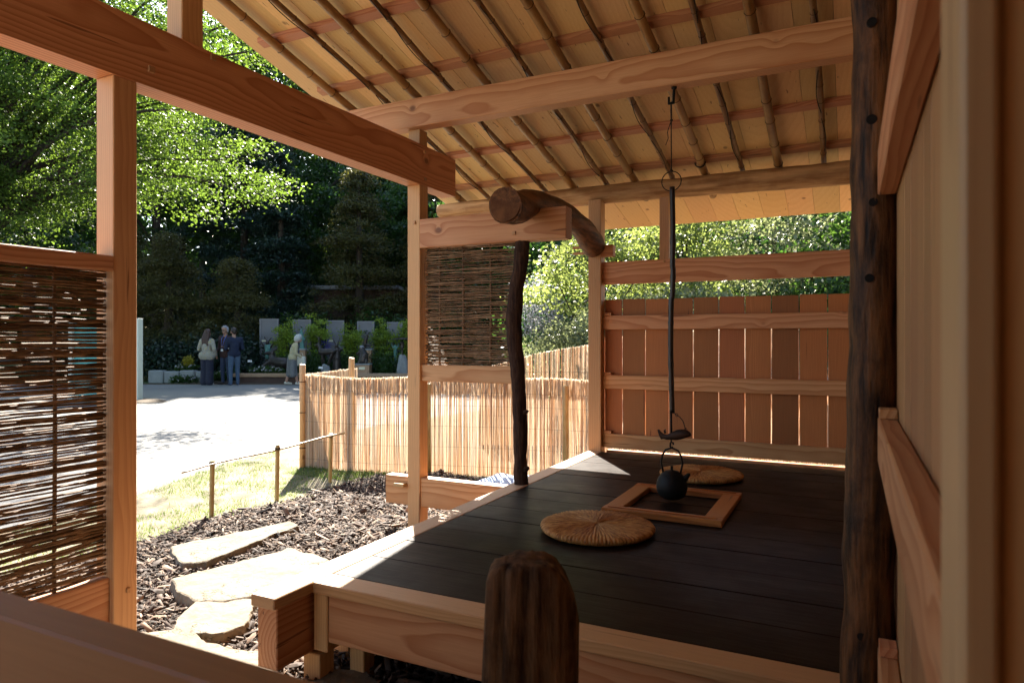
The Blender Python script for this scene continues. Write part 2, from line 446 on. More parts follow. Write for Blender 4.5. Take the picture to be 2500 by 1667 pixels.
# ------------------------------------------------------------------ survey frame of the path: metres to the right and ahead
TH = R(26.4); SN, CS = math.sin(TH), math.cos(TH)
def site(right, ahead, z=0.0):
    return Vector((-SN * ahead + CS * right, CS * ahead + SN * right, z))
VIEWRZ = TH

# ------------------------------------------------------------------ setting
def sheet(name, poly, z, m, sub=0):
    bm = bmesh.new()
    bm.faces.new([bm.verts.new((x, y, 0)) for x, y in poly])
    bmesh.ops.triangulate(bm, faces=bm.faces[:])
    me = bpy.data.meshes.new(name); bm.to_mesh(me); bm.free()
    o = link(name, me, m, None, (0, 0, z)); o['kind'] = 'structure'
    return o
sheet('ground', [(-400, -400), (400, -400), (400, 400), (-400, 400)], -.012, SOIL)
road_near = [(-5.2, -6), (-5.3, 0), (-5.55, 2.4), (-5.92, 4.12), (-6.5, 5.7), (-6.8, 7.15), (-7.2, 9.5), (-6.5, 14.0)]
far_a = site(-30, 21.95); far_b = site(3, 21.95)
sheet('road', road_near + [(far_b.x, far_b.y), (far_a.x, far_a.y), (-34, 2), (-30, -6)], -.006, ASPHALT)
sheet('lawn', [(-5.25, -6), (-5.35, 0), (-5.6, 2.4), (-5.96, 4.12), (-6.54, 5.7), (-6.84, 7.15), (-7.2, 9.5), (-6.5, 14), (6, 14), (6, 6.2), (-3.9, 6.2), (-4.5, 5.7), (-4.42, 4.8), (-4.58, 4.0), (-4.55, 3.2), (-4.6, 1.6), (-4.6, -6)], -.002, LAWN)
sheet('mulch_bed', [(-4.62, -6), (-4.62, 1.6), (-4.57, 3.2), (-4.6, 4.0), (-4.44, 4.8), (-4.52, 5.7), (-3.9, 6.22), (3, 6.5), (3, -6)], .002, MULCHBASE)
pa = site(-30, 22.0); pb = site(-10.3, 22.0); pc = site(-10.3, 40); pd = site(-40, 40)
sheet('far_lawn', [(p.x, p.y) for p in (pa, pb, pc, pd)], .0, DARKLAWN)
sheet('bounce_ground', [(-14, -24), (4, -24), (4, -1.8), (-4.5, -1.8), (-4.5, -6.1), (-14, -6.1)], .006, ground_mat('pale_bounce', [(.42, .37, .30), (.55, .49, .41)], 3))  # unseen pale ground added behind the camera to bounce fill light inside
mound = site(-9.1, 16.0)

# dirt ring under the sign
sheet('soil_patch', [(mound.x + .95 * math.cos(a) * (1 + .2 * math.sin(3 * a)), mound.y + .75 * math.sin(a)) for a in [2 * PI * k / 24 for k in range(24)]], .003, SOIL)

def in_poly(px, py, poly):
    inside = np.zeros(len(px), bool); n = len(poly); j = n - 1
    for i in range(n):
        xi, yi = poly[i]; xj, yj = poly[j]
        c = ((yi > py) != (yj > py)) & (px < (xj - xi) * (py - yi) / (yj - yi + 1e-12) + xi)
        inside ^= c; j = i
    return inside

STONES = [
    ('long narrow stepping stone nearest the low bamboo rail', [(-4.06, 3.05), (-4.0, 3.25), (-3.93, 3.5), (-3.86, 3.74), (-3.80, 3.89), (-3.66, 3.84), (-3.66, 3.60), (-3.61, 3.3), (-3.58, 2.95), (-3.70, 2.86), (-3.9, 2.95)], .075),
    ('largest stepping stone, its far end tucked beside the platform edge', [(-3.47, 2.62), (-3.42, 2.9), (-3.34, 3.12), (-3.30, 3.36), (-3.08, 3.36), (-2.80, 3.24), (-2.74, 2.98), (-2.80, 2.72), (-2.93, 2.52), (-3.10, 2.46), (-3.3, 2.52)], .085),
    ('small five sided stepping stone between two larger ones', [(-3.09, 2.48), (-2.96, 2.56), (-2.80, 2.62), (-2.67, 2.46), (-2.60, 2.36), (-2.66, 2.22), (-2.78, 2.17), (-2.87, 2.16), (-2.97, 2.28)], .08),
    ('stepping stone partly hidden under the platform corner', [(-3.0, 2.04), (-2.82, 2.22), (-2.6, 2.14), (-2.3, 2.2), (-2.12, 2.1), (-2.02, 1.9), (-2.1, 1.55), (-2.5, 1.4), (-2.9, 1.6)], .09),
    ('flat stone lying in the mulch beneath the platform joist', [(-1.98, 2.27), (-1.84, 2.32), (-1.72, 2.24), (-1.66, 2.05), (-1.75, 1.85), (-2.0, 1.9)], .05)]
def stone(label, poly, h):
    cx = sum(p[0] for p in poly) / len(poly); cy = sum(p[1] for p in poly) / len(poly)
    pts = []
    n = len(poly)
    for i in range(n):
        a, b = Vector((*poly[i], 0)), Vector((*poly[(i + 1) % n], 0))
        k = max(3, int((b - a).length / .025))
        for j in range(k):
            p = a.lerp(b, j / k)
            w = noise.noise(Vector((p.x * 9, p.y * 9, h * 50))) * .018 + noise.noise(Vector((p.x * 30, p.y * 30, h))) * .008
            d = Vector((p.x - cx, p.y - cy, 0)).normalized()
            pts.append(p + d * w)
    bm = bmesh.new(); rings = []
    for s, z in ((1.0, -.02), (1.015, h * .35), (.995, h * .75), (.985, h * .95), (.965, h), (.8, h), (.55, h), (.28, h)):
        rg = []
        for p in pts:
            q = Vector((cx + (p.x - cx) * s, cy + (p.y - cy) * s, z))
            if s < .99: q.z += noise.noise(q * 7) * .010 + noise.noise(q * 22) * .004
            else:
                q.x += noise.noise(Vector((q.x * 14, q.y * 14, z * 60))) * .014; q.y += noise.noise(Vector((q.x * 14, q.y * 14, z * 60 + 9))) * .014
            rg.append(bm.verts.new(q))
        rings.append(rg)
    m = len(pts)
    for a, b in zip(rings[:-1], rings[1:]):
        for k in range(m): bm.faces.new((a[k], a[(k + 1) % m], b[(k + 1) % m], b[k]))
    c = bm.verts.new((cx, cy, h))
    for k in range(m): bm.faces.new((rings[-1][k], rings[-1][(k + 1) % m], c))
    bmesh.ops.translate(bm, verts=bm.verts[:], vec=(-cx, -cy, 0))
    me = bpy.data.meshes.new('stepping_stone'); bm.to_mesh(me); bm.free()
    o = link('stepping_stone', me, STONE, None, (cx, cy, 0))
    tag(o, label, 'stepping stone', 'stepping stones in the mulch')
for s in STONES: stone(*s)

# bark chips, nobody could count them
def scatter_chips():
    poly = [(-4.66, -.5), (-4.62, 1.6), (-4.55, 3.2), (-4.58, 4.0), (-4.42, 4.8), (-4.5, 5.7), (-3.9, 6.15), (-2.2, 6.1), (-.6, 5.5), (-.6, 1.2), (-2.2, -.5)]
    n = 80000
    x = RNG.uniform(-4.7, -.6, n); y = RNG.uniform(-.5, 6.2, n)
    ed = (noise_arr(x, y)) * .07
    k = in_poly(x + ed, y + ed, poly)
    for _, p, h in STONES: k &= ~in_poly(x, y, [((a - sum(q[0] for q in p) / len(p)) * .97 + sum(q[0] for q in p) / len(p), (b - sum(q[1] for q in p) / len(p)) * .97 + sum(q[1] for q in p) / len(p)) for a, b in p])
    x, y = x[k], y[k]; n = len(x)
    z = RNG.uniform(.004, .034, n) + .012 * np.sin(x * 5) * np.sin(y * 4) + .01
    ln = RNG.lognormal(np.log(.040), .5, n).clip(.012, .13); wd = ln * RNG.uniform(.10, .34, n); th = wd * .25 + .002
    az = RNG.uniform(0, 2 * PI, n); tl = RNG.normal(0, .38, n); rl = RNG.normal(0, .55, n)
    t = np.stack([np.cos(az) * np.cos(tl), np.sin(az) * np.cos(tl), np.sin(tl)], 1)
    s0 = np.stack([-np.sin(az), np.cos(az), np.zeros(n)], 1); u0 = np.cross(t, s0)
    s = s0 * np.cos(rl)[:, None] + u0 * np.sin(rl)[:, None]; u = np.cross(t, s)
    c = np.stack([x, y, z], 1)
    V = []
    for a, b, d in ((-1, -.7, 0), (.9, -1, 0), (1, .6, 0), (-.8, 1, 0), (-.9, -.5, 1), (.7, -.6, 1), (.8, .4, 1), (-.6, .6, 1)):
        V.append(c + t * (a * ln / 2)[:, None] + s * (b * wd / 2)[:, None] + u * (d * th)[:, None])
    V = np.stack(V, 1).reshape(-1, 3)
    base = (np.arange(n) * 8)[:, None]
    F = np.concatenate([base + np.array(q)[None] for q in ((4, 5, 6, 7), (0, 1, 5, 4), (1, 2, 6, 5), (2, 3, 7, 6), (3, 0, 4, 7))])
    o = link('bark_mulch', mesh_np('bark_mulch', V, F), CHIP)
    tag(o, 'dark brown bark chip mulch spread round the stepping stones', 'mulch', None, 'stuff')
def noise_arr(x, y):
    return np.sin(x * 7.1 + 1.3 * np.sin(y * 5.3)) * .6 + np.sin(y * 9.7 + x * 3.1) * .4
scatter_chips()

def scatter_grass():
    P, H_ = [], []
    def add(n, x0, x1, y0, y1, poly, hh, dens):
        x = RNG.uniform(x0, x1, n); y = RNG.uniform(y0, y1, n)
        k = in_poly(x, y, poly)
        f = np.array([noise.noise(Vector((a * 2.2, b * 2.2, 3.3))) + .7 * noise.noise(Vector((a * 6, b * 6, 1.3))) for a, b in zip(x, y)])
        k &= f > (RNG.uniform(-.55, .35, n) + dens)
        P.append(np.stack([x[k], y[k], np.full(k.sum(), -.004)], 1)); H_.append(RNG.uniform(.4, 1, k.sum()) * hh)
    lp = [(-5.45, 1.2), (-5.6, 2.4), (-5.98, 4.12), (-6.58, 5.7), (-6.8, 6.6), (-5.6, 5.95), (-5.15, 5.9), (-3.8, 6.3), (-2, 6.5), (-2, 6.1), (-3.9, 6.1), (-4.45, 5.7), (-4.4, 4.8), (-4.55, 4.0), (-4.55, 3.2), (-4.6, 1.2)]
    add(80000, -6.9, -2, 1.2, 6.7, lp, .04, .2)
    add(14000, -5.5, -2.2, 5.5, 6.5, lp, .05, -.6)
    P = np.concatenate(P); h = np.concatenate(H_); n = len(P)
    az = RNG.uniform(0, 2 * PI, n); w = RNG.uniform(.0015, .0035, n)
    lean = RNG.normal(0, .6, (n, 2)) * h[:, None]
    s = np.stack([np.cos(az), np.sin(az), np.zeros(n)], 1)
    top = P + np.stack([lean[:, 0], lean[:, 1], h], 1)
    V = np.stack([P - s * w[:, None], P + s * w[:, None], top], 1).reshape(-1, 3)
    o = link('grass', mesh_np('grass', V, np.arange(n * 3).reshape(-1, 3)), GRASS)
    tag(o, 'patchy sunlit grass between the road and the mulch', 'grass', None, 'stuff')
scatter_grass()

# ------------------------------------------------------------------ pavilion
PAV = empty('tea_pavilion', (-1.4, 3.6, 0), 'open timber tea pavilion with pale plank roof, bamboo rafters, wattle screens and black floor', 'pavilion')
XF = -2.85
def beam(name, lo, hi, m, parent=PAV, bev=.004, label=None):
    o = MB().box(lo, hi, bev).build(name, m, parent)
    if label: o['label'] = label
    return o

# posts
beam('post', (XF - .118, 1.873, -.05), (XF, 1.983, 2.592), CYP_Z)
beam('post', (XF - .11, 4.211, -.05), (XF, 4.32, 2.592), CYP_Z)
beam('post', (XF - .11, -.55, -.05), (XF, -.44, 2.592), CYP_Z)
beam('post', (-2.118, 5.812, -.05), (-2.0, 5.93, 2.70), CYP_Z)
beam('post', (.004, 5.80, -.05), (.115, 5.91, 2.70), CYP_Z)
# big tie beam with a gently wavy upper edge, and its struts
def tie_beam():
    bm = bmesh.new(); n = 40; rg = []
    for i in range(n + 1):
        y = -1.0 + 5.71 * i / n
        top = 2.884 + .008 * math.sin(y * 1.9)
        q = [bm.verts.new((a, y, b)) for a, b in ((-2.972, 2.592), (-2.845, 2.592), (-2.845, top - .003), (-2.849, top), (-2.968, top), (-2.972, top - .003))]
        rg.append(q)
    for a, b in zip(rg[:-1], rg[1:]):
        for k in range(6): bm.faces.new((a[k], a[(k + 1) % 6], b[(k + 1) % 6], b[k]))
    bm.faces.new(rg[0]); bm.faces.new(rg[-1][::-1])
    b = MB(); b.bm.free(); b.bm = bm
    return b.build('tie_beam', BEAM, PAV, (-2.9085, 1.86, 2.74))
tb = tie_beam(); tb['label'] = 'heavy reddish tie beam with dark wavy grain'
beam('peg', (-2.846, 2.03, 2.655), (-2.832, 2.06, 2.685), CYP_X, tb, .002)
beam('peg', (-2.846, 2.365, 2.835), (-2.832, 2.395, 2.865), CYP_X, tb, .002)
beam('peg', (-2.846, 4.26, 2.632), (-2.832, 4.285, 2.652), CYP_X, tb, .002)
beam('peg', (-2.846, 4.245, 2.828), (-2.832, 4.27, 2.85), CYP_X, tb, .002)
beam('strut', (-2.96, 2.212, 2.87), (-2.852, 2.332, 3.50), CYP_Z)
beam('strut', (-2.956, 4.215, 2.87), (-2.854, 4.318, 3.004), CYP_Z)
# purlins
mp = beam('purlin', (-3.62, 4.158, 3.002), (2.2, 4.268, 3.212), FX['X'])
beam('purlin', (-3.62, 2.215, 3.485), (2.2, 2.325, 3.70), FX['X'])
beam('purlin', (-3.62, .35, 3.95), (2.2, .46, 4.16), FX['X'])
# eave log
def organic(pts, rad, seg, amp, fr, seed, n=60):
    """tube through pts with knobbly surface"""
    pts = [Vector(p) for p in pts]
    # catmull rom resample
    out, rr = [], []
    m = len(pts) - 1
    for i in range(n + 1):
        u = i / n * m; k = min(int(u), m - 1); t = u - k
        P = [pts[max(k - 1, 0)], pts[k], pts[k + 1], pts[min(k + 2, m)]]
        q = .5 * ((2 * P[1]) + (-P[0] + P[2]) * t + (2 * P[0] - 5 * P[1] + 4 * P[2] - P[3]) * t * t + (-P[0] + 3 * P[1] - 3 * P[2] + P[3]) * t ** 3)
        out.append(q); rr.append(rad[k] * (1 - t) + rad[k + 1] * t)
    b = MB().tube(out, rr, seg)
    for v in b.bm.verts:
        c = min(out, key=lambda q: (q - v.co).length_squared)
        d = (v.co - c)
        if d.length > 1e-6:
            d.normalize()
            w = noise.noise(Vector(v.co) * fr + Vector((seed, 0, 0))) * amp + noise.noise(Vector(v.co) * fr * 3.3 + Vector((0, seed, 0))) * amp * .35
            v.co += d * w
    return b
organic([(-3.75, 5.9, 2.752), (-3.0, 5.9, 2.762), (-2.2, 5.91, 2.764), (-1.4, 5.9, 2.752), (-.6, 5.905, 2.748), (.4, 5.9, 2.742), (2.2, 5.9, 2.745)],
        [.066, .072, .080, .084, .09, .094, .094], 18, .008, 4, 2, 110).build('eave_log', PEELED, PAV)['label'] = 'peeled round eave log'

# header, wattle screen between post and branch post
hb = beam('header_beam', (-2.852, 4.209, 2.122), (-1.69, 4.316, 2.334), FX['X'])
beam('peg', (-2.085, 4.197, 2.165), (-2.06, 4.21, 2.19), CYP_X, hb, .002)
beam('peg', (-2.905, 4.2, 2.30), (-2.885, 4.212, 2.325), CYP_X, hb, .002)
cl = organic([(-1.885, 3.70, 2.262), (-1.925, 3.95, 2.30), (-1.965, 4.27, 2.385), (-2.0, 4.8, 2.44), (-2.025, 5.3, 2.405), (-2.05, 5.66, 2.325), (-2.06, 5.80, 2.275)],
        [.108, .106, .092, .076, .088, .106, .102], 20, .010, 5, 6, 70).build('curved_log', CURVED, PAV)
cl['label'] = 'dark bent log notched over the header beam'
endm = logmat('log_end', (.17, .075, .03, 1), (.08, .03, .012, 1), 'Y', .6, .7, .3)
eb = MB(); eb.tube([(-1.884, 3.699, 2.262), (-1.8835, 3.6965, 2.262)], [.098, .094], 24)
eb.build('log_end', endm, cl)
beam('key_block', (-2.26, 5.785, 2.215), (-2.12, 5.835, 2.235), FX['X'])
beam('key_block', (-2.26, 5.785, 2.268), (-2.12, 5.835, 2.288), FX['X'])
beam('key_block', (-1.998, 5.80, 2.185), (-1.885, 5.88, 2.288), FX['X'])
organic([(-2.045, 4.262, .45), (-2.05, 4.262, .62), (-2.052, 4.265, .82), (-2.062, 4.262, 1.05), (-2.075, 4.262, 1.25), (-2.10, 4.262, 1.5), (-2.085, 4.262, 1.75), (-2.05, 4.262, 1.98), (-2.028, 4.262, 2.125)],
        [.052, .047, .05, .047, .051, .057, .052, .048, .05], 16, .008, 9, 3, 60).build('branch_post', BARK, PAV)['label'] = 'dark crooked branch post still in its bark'
bp = [o for o in PAV.children if o.name.startswith('branch_post')][0]
for (x, z, r) in ((-1.995, .95, .016), (-1.992, .56, .024), (-2.155, 1.56, .018)):
    sgn = 1 if x > -2.05 else -1
    MB().tube([(x - sgn * .05, 4.26, z - .01), (x - sgn * .01, 4.25, z), (x + sgn * .012, 4.243, z + .008)], [r * 1.5, r, r * .45], 10).build('knot', BARK, bp)
lr = beam('screen_rail', (-2.855, 4.232, 1.14), (-2.10, 4.295, 1.262), FX['X'])

def wattle(name, x0, x1, z0, z1, fixed, axis, stakes, rows, r0, seed, gapf=.5):
    """woven twig screen; axis is the direction the twigs run"""
    rg = random.Random(seed)
    b = MB()
    def P(u, w, z): return (u, fixed + w, z) if axis == 'X' else (fixed + w, u, z)
    L = x1 - x0
    for i in range(rows):
        z = z0 + (i + .5) / rows * (z1 - z0)
        # each row: one or two overlapping twigs
        cuts = [(x0, x1)] if rg.random() < .35 else [(x0, x0 + L * rg.uniform(.45, .8)), (x0 + L * rg.uniform(.3, .55), x1)]
        for ci, (a, c) in enumerate(cuts):
            ph = (i % 2) * PI
            n = 16
            tilt = rg.gauss(0, .0035); bow = rg.gauss(0, .0035); zz = z + rg.gauss(0, (z1 - z0) / rows * .22) + ci * .003
            r = r0 * rg.uniform(.65, 1.15)
            pts, rd = [], []
            for k in range(n + 1):
                u = a + (c - a) * k / n
                # weave about the stakes
                wv = 0
                for sx0, sx1 in zip(stakes[:-1], stakes[1:]):
                    if sx0 <= u <= sx1: wv = math.cos(PI * (u - sx0) / (sx1 - sx0)) * (1 if stakes.index(sx0) % 2 == 0 else -1)
                w = wv * .010 * math.cos(ph) + rg.gauss(0, .0012)
                pts.append(P(u, w, zz + tilt * (k / n - .5) * 2 + bow * math.sin(PI * k / n) + rg.gauss(0, .0012)))
                rd.append(r * (1 - .45 * (k / n if ci == 0 else 1 - k / n)))
            b.tube(pts, rd, 5, cap=True)
    c = wloc(PAV)
    o = b.build(name, TWIG, PAV, None, recalc=False)
    for s in stakes[1:-1]:
        MB().tube([P(s, 0, z0 - .01), P(s + .004, 0, (z0 + z1) / 2), P(s, 0, z1 + .012)], [.0085, .008, .007], 7).build('stake', TWIG, o)
    return o
wattle('wattle_screen', -2.83, -2.075, 1.264, 2.12, 4.268, 'X', [-2.86, -2.715, -2.515, -2.29, -2.06], 96, .0056, 5)['label'] = 'small woven twig screen beside the branch post'
# large wattle screen between the two nearer posts
WX = XF - .055
wattle('wattle_screen', -.43, 1.868, .425, 1.745, WX, 'Y', [-.46, -.2, .1, .4, .7, .97, 1.24, 1.42, 1.66, 1.885], 172, .0064, 9)['label'] = 'large woven twig screen with light showing through'
beam('screen_rail', (XF - .112, -.44, 1.744), (XF + .004, 1.8735, 1.809), BEAM)
beam('screen_rail', (XF - .085, -.44, .17), (XF - .025, 1.8735, .419), FX['Y'])
beam('peg', (XF, 1.93, .335), (XF + .008, 1.95, .36), CYP_X)
lb = beam('ground_beam', (-3.17, 4.222, .212), (-2.0, 4.308, .424), FX['X'])
beam('wedge', (-3.06, 4.17, .352), (-2.97, 4.36, .378), PALE_Z, lb, .003)

# ---- platform
def floorboards():
    b = MB()
    seams = [2.274] + [2.274 + .2714 * k for k in range(1, 14)]
    for i, (a, c) in enumerate(zip(seams[:-1], seams[1:])):
        c2 = min(c, 5.925)
        dz = random.uniform(-.0015, .0015)
        b.box((-1.986, a + .0016, .41), (.105, c2 - .0016, .4495 + dz), .003)
    return b.build('floor', FLOOR, PAV)
fl = floorboards(); fl['label'] = 'floor of black stained boards'
beam('edge_board', (-2.112, 1.945, .405), (-1.988, 5.81, .4505), CYP_Y, fl)
beam('edge_board', (-1.987, 2.152, .405), (.0, 2.272, .4503), CYP_X, fl)
beam('edge_board', (-1.987, 5.93, .405), (.1, 5.985, .449), CYP_X, fl)
jm = beam('edge_beam', (-2.118, 1.985, .148), (-2.013, 5.80, .402), FX['Y'], fl)
beam('edge_beam', (-1.918, 2.17, .208), (.03, 2.262, .402), FX['X'], fl)
beam('joint_block', (-1.995, 2.168, .165), (-1.922, 2.262, .402), CYP_Z, fl)
beam('leg', (-2.055, 2.172, -.04), (-1.965, 2.262, .146), CYP_Z, fl)
beam('leg', (-1.915, 2.30, -.04), (-1.84, 2.375, .40), CYP_Z, fl)
beam('leg', (-2.11, 2.42, -.04), (-2.02, 2.5, .146), CYP_Z, fl)
beam('leg', (-2.11, 5.4, -.04), (-2.02, 5.5, .146), CYP_Z, fl)
beam('peg', (-1.945, 2.235, .185), (-1.925, 2.268, .205), PALE_Z, fl, .002)
beam('tenon', (-1.99, 2.30, .20), (-1.80, 2.40, .235), CYP_Z, fl)

# ---- plank wall at the back with its rails
def wallboards():
    b = MB()
    gaps = [-2.003, -1.836, -1.625, -1.418, -1.208, -.996, -.786, -.58, -.371, -.163, .008, .12]
    for a, c in zip(gaps[:-1], gaps[1:]):
        g = .0048 if c > -1.9 else .004
        b.box((a + g * random.uniform(.7, 1.2), 5.921, .492 + random.uniform(-.003, .003)), (c - g * random.uniform(.7, 1.2), 5.938, 1.805 + random.uniform(-.003, .003)), .0015)
    return b.build('plank_wall', CEDAR, PAV)
pw = wallboards(); pw['label'] = 'reddish cedar board wall with thin gaps'
for z0, z1 in ((1.536, 1.661), (1.007, 1.128), (.479, .603)):
    beam('wall_rail', (-1.999, 5.87, z0), (.004, 5.919, z1), FX['X'], pw)
    beam('wedge', (-1.999, 5.873, z1 + .001), (-1.925, 5.916, z1 + .026), FX['X'], pw, .002)
beam('head_rail', (-2.03, 5.865, 1.942), (.004, 5.925, 2.141), FX['X'])
beam('strut', (-1.487, 5.868, 2.135), (-1.405, 5.93, 2.69), CYP_Z)
beam('peg', (-1.455, 5.855, 2.11), (-1.435, 5.866, 2.13), CYP_X)

# ---- roof
SLOPE = .25
def RZ(y): return 2.93 - SLOPE * (y - 5.9)      # underside of the boards
def roof():
    b = MB(); x = -3.825; rg = random.Random(3)
    while x < 2.3:
        w = rg.uniform(.20, .235); x2 = min(x + w, 2.3)
        d = rg.uniform(-.001, .001)
        for (ya, yb) in ((.405, 7.075), (-1.5, .395)):
            za = RZ(ya) if ya > 0 else RZ(.4) - SLOPE * (.4 - ya)
            zb = RZ(yb)
            v = []
            for yy, z in ((ya, za), (yb, zb)):
                for xx in (x + .0012, x2 - .0012):
                    for h in (0, .018): v.append(b.bm.verts.new((xx, yy, z + h + d)))
            for q in ((0, 2, 6, 4), (1, 5, 7, 3), (0, 4, 5, 1), (2, 3, 7, 6), (0, 1, 3, 2), (4, 6, 7, 5)): b.bm.faces.new([v[k] for k in q])
        x = x2
    return b.build('roof', CEIL, PAV)
rf = roof(); rf['label'] = 'roof of pale boards seen from below'
def slab(name, x0, x1, ya, yb, h0, h1, m, parent, fn=RZ):
    b = MB(); v = []
    for yy in (ya, yb):
        for xx in (x0, x1):
            for h in (h0, h1): v.append(b.bm.verts.new((xx, yy, fn(yy) + h)))
    for q in ((0, 2, 6, 4), (1, 5, 7, 3), (0, 4, 5, 1), (2, 3, 7, 6), (0, 1, 3, 2), (4, 6, 7, 5)): b.bm.faces.new([v[k] for k in q])
    return b.build(name, m, parent)
slab('roof_covering', -3.805, 2.28, .4, 7.06, .022, .05, ROOFING, rf)
slab('roof_covering', -3.805, 2.28, -1.5, .395, .022, .05, ROOFING, rf, lambda y: RZ(.4) - SLOPE * (.4 - y))
for y in (1.16, 1.74, 2.32, 2.905, 3.49, 4.08, 4.65, 5.21, 5.785, 6.36):
    slab('batten', -3.69, 2.25, y - .032, y + .032, -.034, -.001, BATT, rf)
def cane(x, r, y0, y1, step, seed, m):
    rg = random.Random(seed); b = MB(); pts, rd = [], []
    y = y0; nxt = y0 + rg.uniform(.05, step)
    n = int((y1 - y0) / .02)
    nodes = []
    while nxt < y1: nodes.append(nxt); nxt += step * rg.uniform(.8, 1.15)
    wob = [rg.uniform(-1, 1) for _ in range(4)]
    ys = sorted(set([y0, y1] + [y0 + (y1 - y0) * k / 26 for k in range(27)] + [q + d for q in nodes for d in (-.012, -.004, 0, .004, .012) if y0 < q + d < y1]))
    for yy in ys:
        t = (yy - y0) / (y1 - y0)
        rr = r * (.92 + .16 * t)
        for q in nodes:
            d = abs(yy - q)
            if d < .002: rr *= 1.16
            elif d < .006: rr *= 1.02
        xx = x + wob[0] * .012 * math.sin(3 * t * PI + wob[1] * 3) * (.03 / max(r, .02))
        pts.append((xx, yy, RZ(yy) - .0355 - r * 1.05)); rd.append(rr)
    sg = 12 if r > .03 else 9
    b.tube(pts, rd, sg)
    b.bm.faces.ensure_lookup_table()
    for i in range(len(pts) - 1):
        ym = (pts[i][1] + pts[i + 1][1]) / 2
        if any(-.0045 < ym - q < .0005 for q in nodes):
            for k in range(sg): b.bm.faces[i * sg + k].material_index = 1
    o = b.build('bamboo_rafter', [m, NODE], rf)
    return o, pts, nodes
THICK = [-3.53, -2.92, -2.315, -1.715, -1.11, -.52, .08, .68, 1.28]
THIN = [-3.215, -2.615, -1.99, -1.405, -.81, -.19, .40, 1.0]
for i, x in enumerate(THICK): cane(x, .030, 1.0, 6.30 + .05 * math.sin(i * 2), .30, 40 + i, BAMBOO)
BY = [2.905, 3.49, 4.08, 4.65, 5.21, 5.785]
for i, x in enumerate(THIN):
    o, pts, nodes = cane(x, .0195, 1.0, 6.22, .24, 80 + i, BAMTHIN)
    # dark cord wound loosely along the thin cane, one loop at every batten
    rg = random.Random(i + 200); b = MB(); cp = []
    zc = lambda y: RZ(y) - .0355 - .0205
    for a, c in zip(BY[:-1], BY[1:]):
        for k in range(14):
            t = k / 14; y = a + (c - a) * t
            if t < .14:  # the loop round cane and batten
                an = t / .14 * 2 * PI
                cp.append((x + .024 * math.sin(an) + .004, y, zc(y) - .021 * math.cos(an) - .002))
            else:
                sd = math.sin((t - .14) / .86 * PI)
                cp.append((x + (.02 if (BY.index(a) + i) % 2 else -.02) * sd + .004, y, zc(y) - .021 - .010 * sd))
    b.tube(cp, .0034, 5).build('cord', ROPE, rf)
for x, y in ((-1.11, 5.72), (-.52, 3.86)):
    b = MB()
    zc = RZ(y) - .0355 - .036
    for dy in ((-.006, .0) if y > 5 else (-.03, -.02, -.01, 0, .01, .02, .03)):
        b.tube([(x + .041 * math.cos(a), y + dy, zc + .041 * math.sin(a)) for a in [PI + PI * k / 12 for k in range(13)]], .006, 6)
    b.build('cord', ROPE, rf)

# ---- side wall on the right, aged post, near opening
def sidewall():
    b = MB(); y = -2.0; rg = random.Random(8)
    while y < 5.8:
        y2 = y + rg.uniform(.11, .19)
        b.box((.1125 + rg.uniform(0, .0015), y + .0006, .0), (.132, y2 - .0006, 3.9 if y < 4 else 3.2), .0015)
        y = y2
    return b.build('side_wall', PLANK, PAV)
sw = sidewall(); sw['label'] = 'vertical plank wall close on the right'
for z0, z1 in ((1.113, 1.237), (1.846, 1.968), (.49, .606)):
    beam('wall_rail', (.066, .62, z0), (.112, 2.135, z1), FX['Y'], sw)
for z in (1.238, .607):
    beam('wedge', (.068, 2.06, z), (.111, 2.125, z + .026), FX['Y'], sw, .002)
for z0, z1 in ((1.113, 1.237), (1.846, 1.968)):
    beam('wall_rail', (.066, 2.33, z0), (.112, 5.795, z1), FX['Y'], sw)
def agedpost():
    b = organic([(.045, 2.205, -.05), (.04, 2.205, .3), (.046, 2.205, .8), (.056, 2.205, 1.3), (.060, 2.205, 1.8), (.064, 2.205, 2.4), (.07, 2.205, 3.1), (.07, 2.205, 3.78)],
                [.073, .072, .068, .064, .061, .063, .063, .06], 20, .010, 5, 12, 90)
    o = b.build('aged_post', OLDPOST, PAV)
    o['label'] = 'dark rough post with old mortise holes'
    hole = flat('mortise_shade', (.006, .004, .003, 1), .9)  # near-black plugs paint the shade inside the holes
    for z, dx, ry, rz in ((.62, -.01, .011, .014), (1.05, .012, .010, .012), (1.32, .014, .011, .014), (1.62, .01, .012, .017), (1.83, .02, .012, .012), (2.06, .016, .014, .02), (2.33, .016, .013, .013)):
        c = Vector((.052 + dx - .016, 2.205 - .062, z))
        q = MB(); q.tube([c + Vector((0, .012, 0)), c + Vector((0, -.002, 0))], [ry * 1.05, ry], 12); q.build('mortise_hole', hole, o)
    return o
agedpost()
def rear_blocker():  # unseen planks added behind the camera to block rear light
    b = MB(); x = -2.0; rg = random.Random(18)
    while x < .1:
        x2 = min(x + rg.uniform(.15, .2), .11)
        b.box((x + .0006, -1.215, 0), (x2 - .0006, -1.196, 3.9), .0015); x = x2
    b.build('rear_light_block', PLANK, PAV)
rear_blocker()
so = empty('dividing_rail', (-1.4, .57, 0), 'near wooden sill and jamb framing the view, out of focus', 'sill')
beam('sill', (-3.4, .54, .90), (.054, .60, 1.06), SILLW, so, .004)
beam('jamb', (.056, .4625, 0), (.0745, .56, 3.0), JAMBW, so, .003)
beam('jamb', (.0755, .47, 0), (.1115, .552, 3.0), CYP_Z, so, .003)
beam('sill_post', (-3.42, .53, 0), (-3.32, .61, .899), CYP_Z, so, .003)

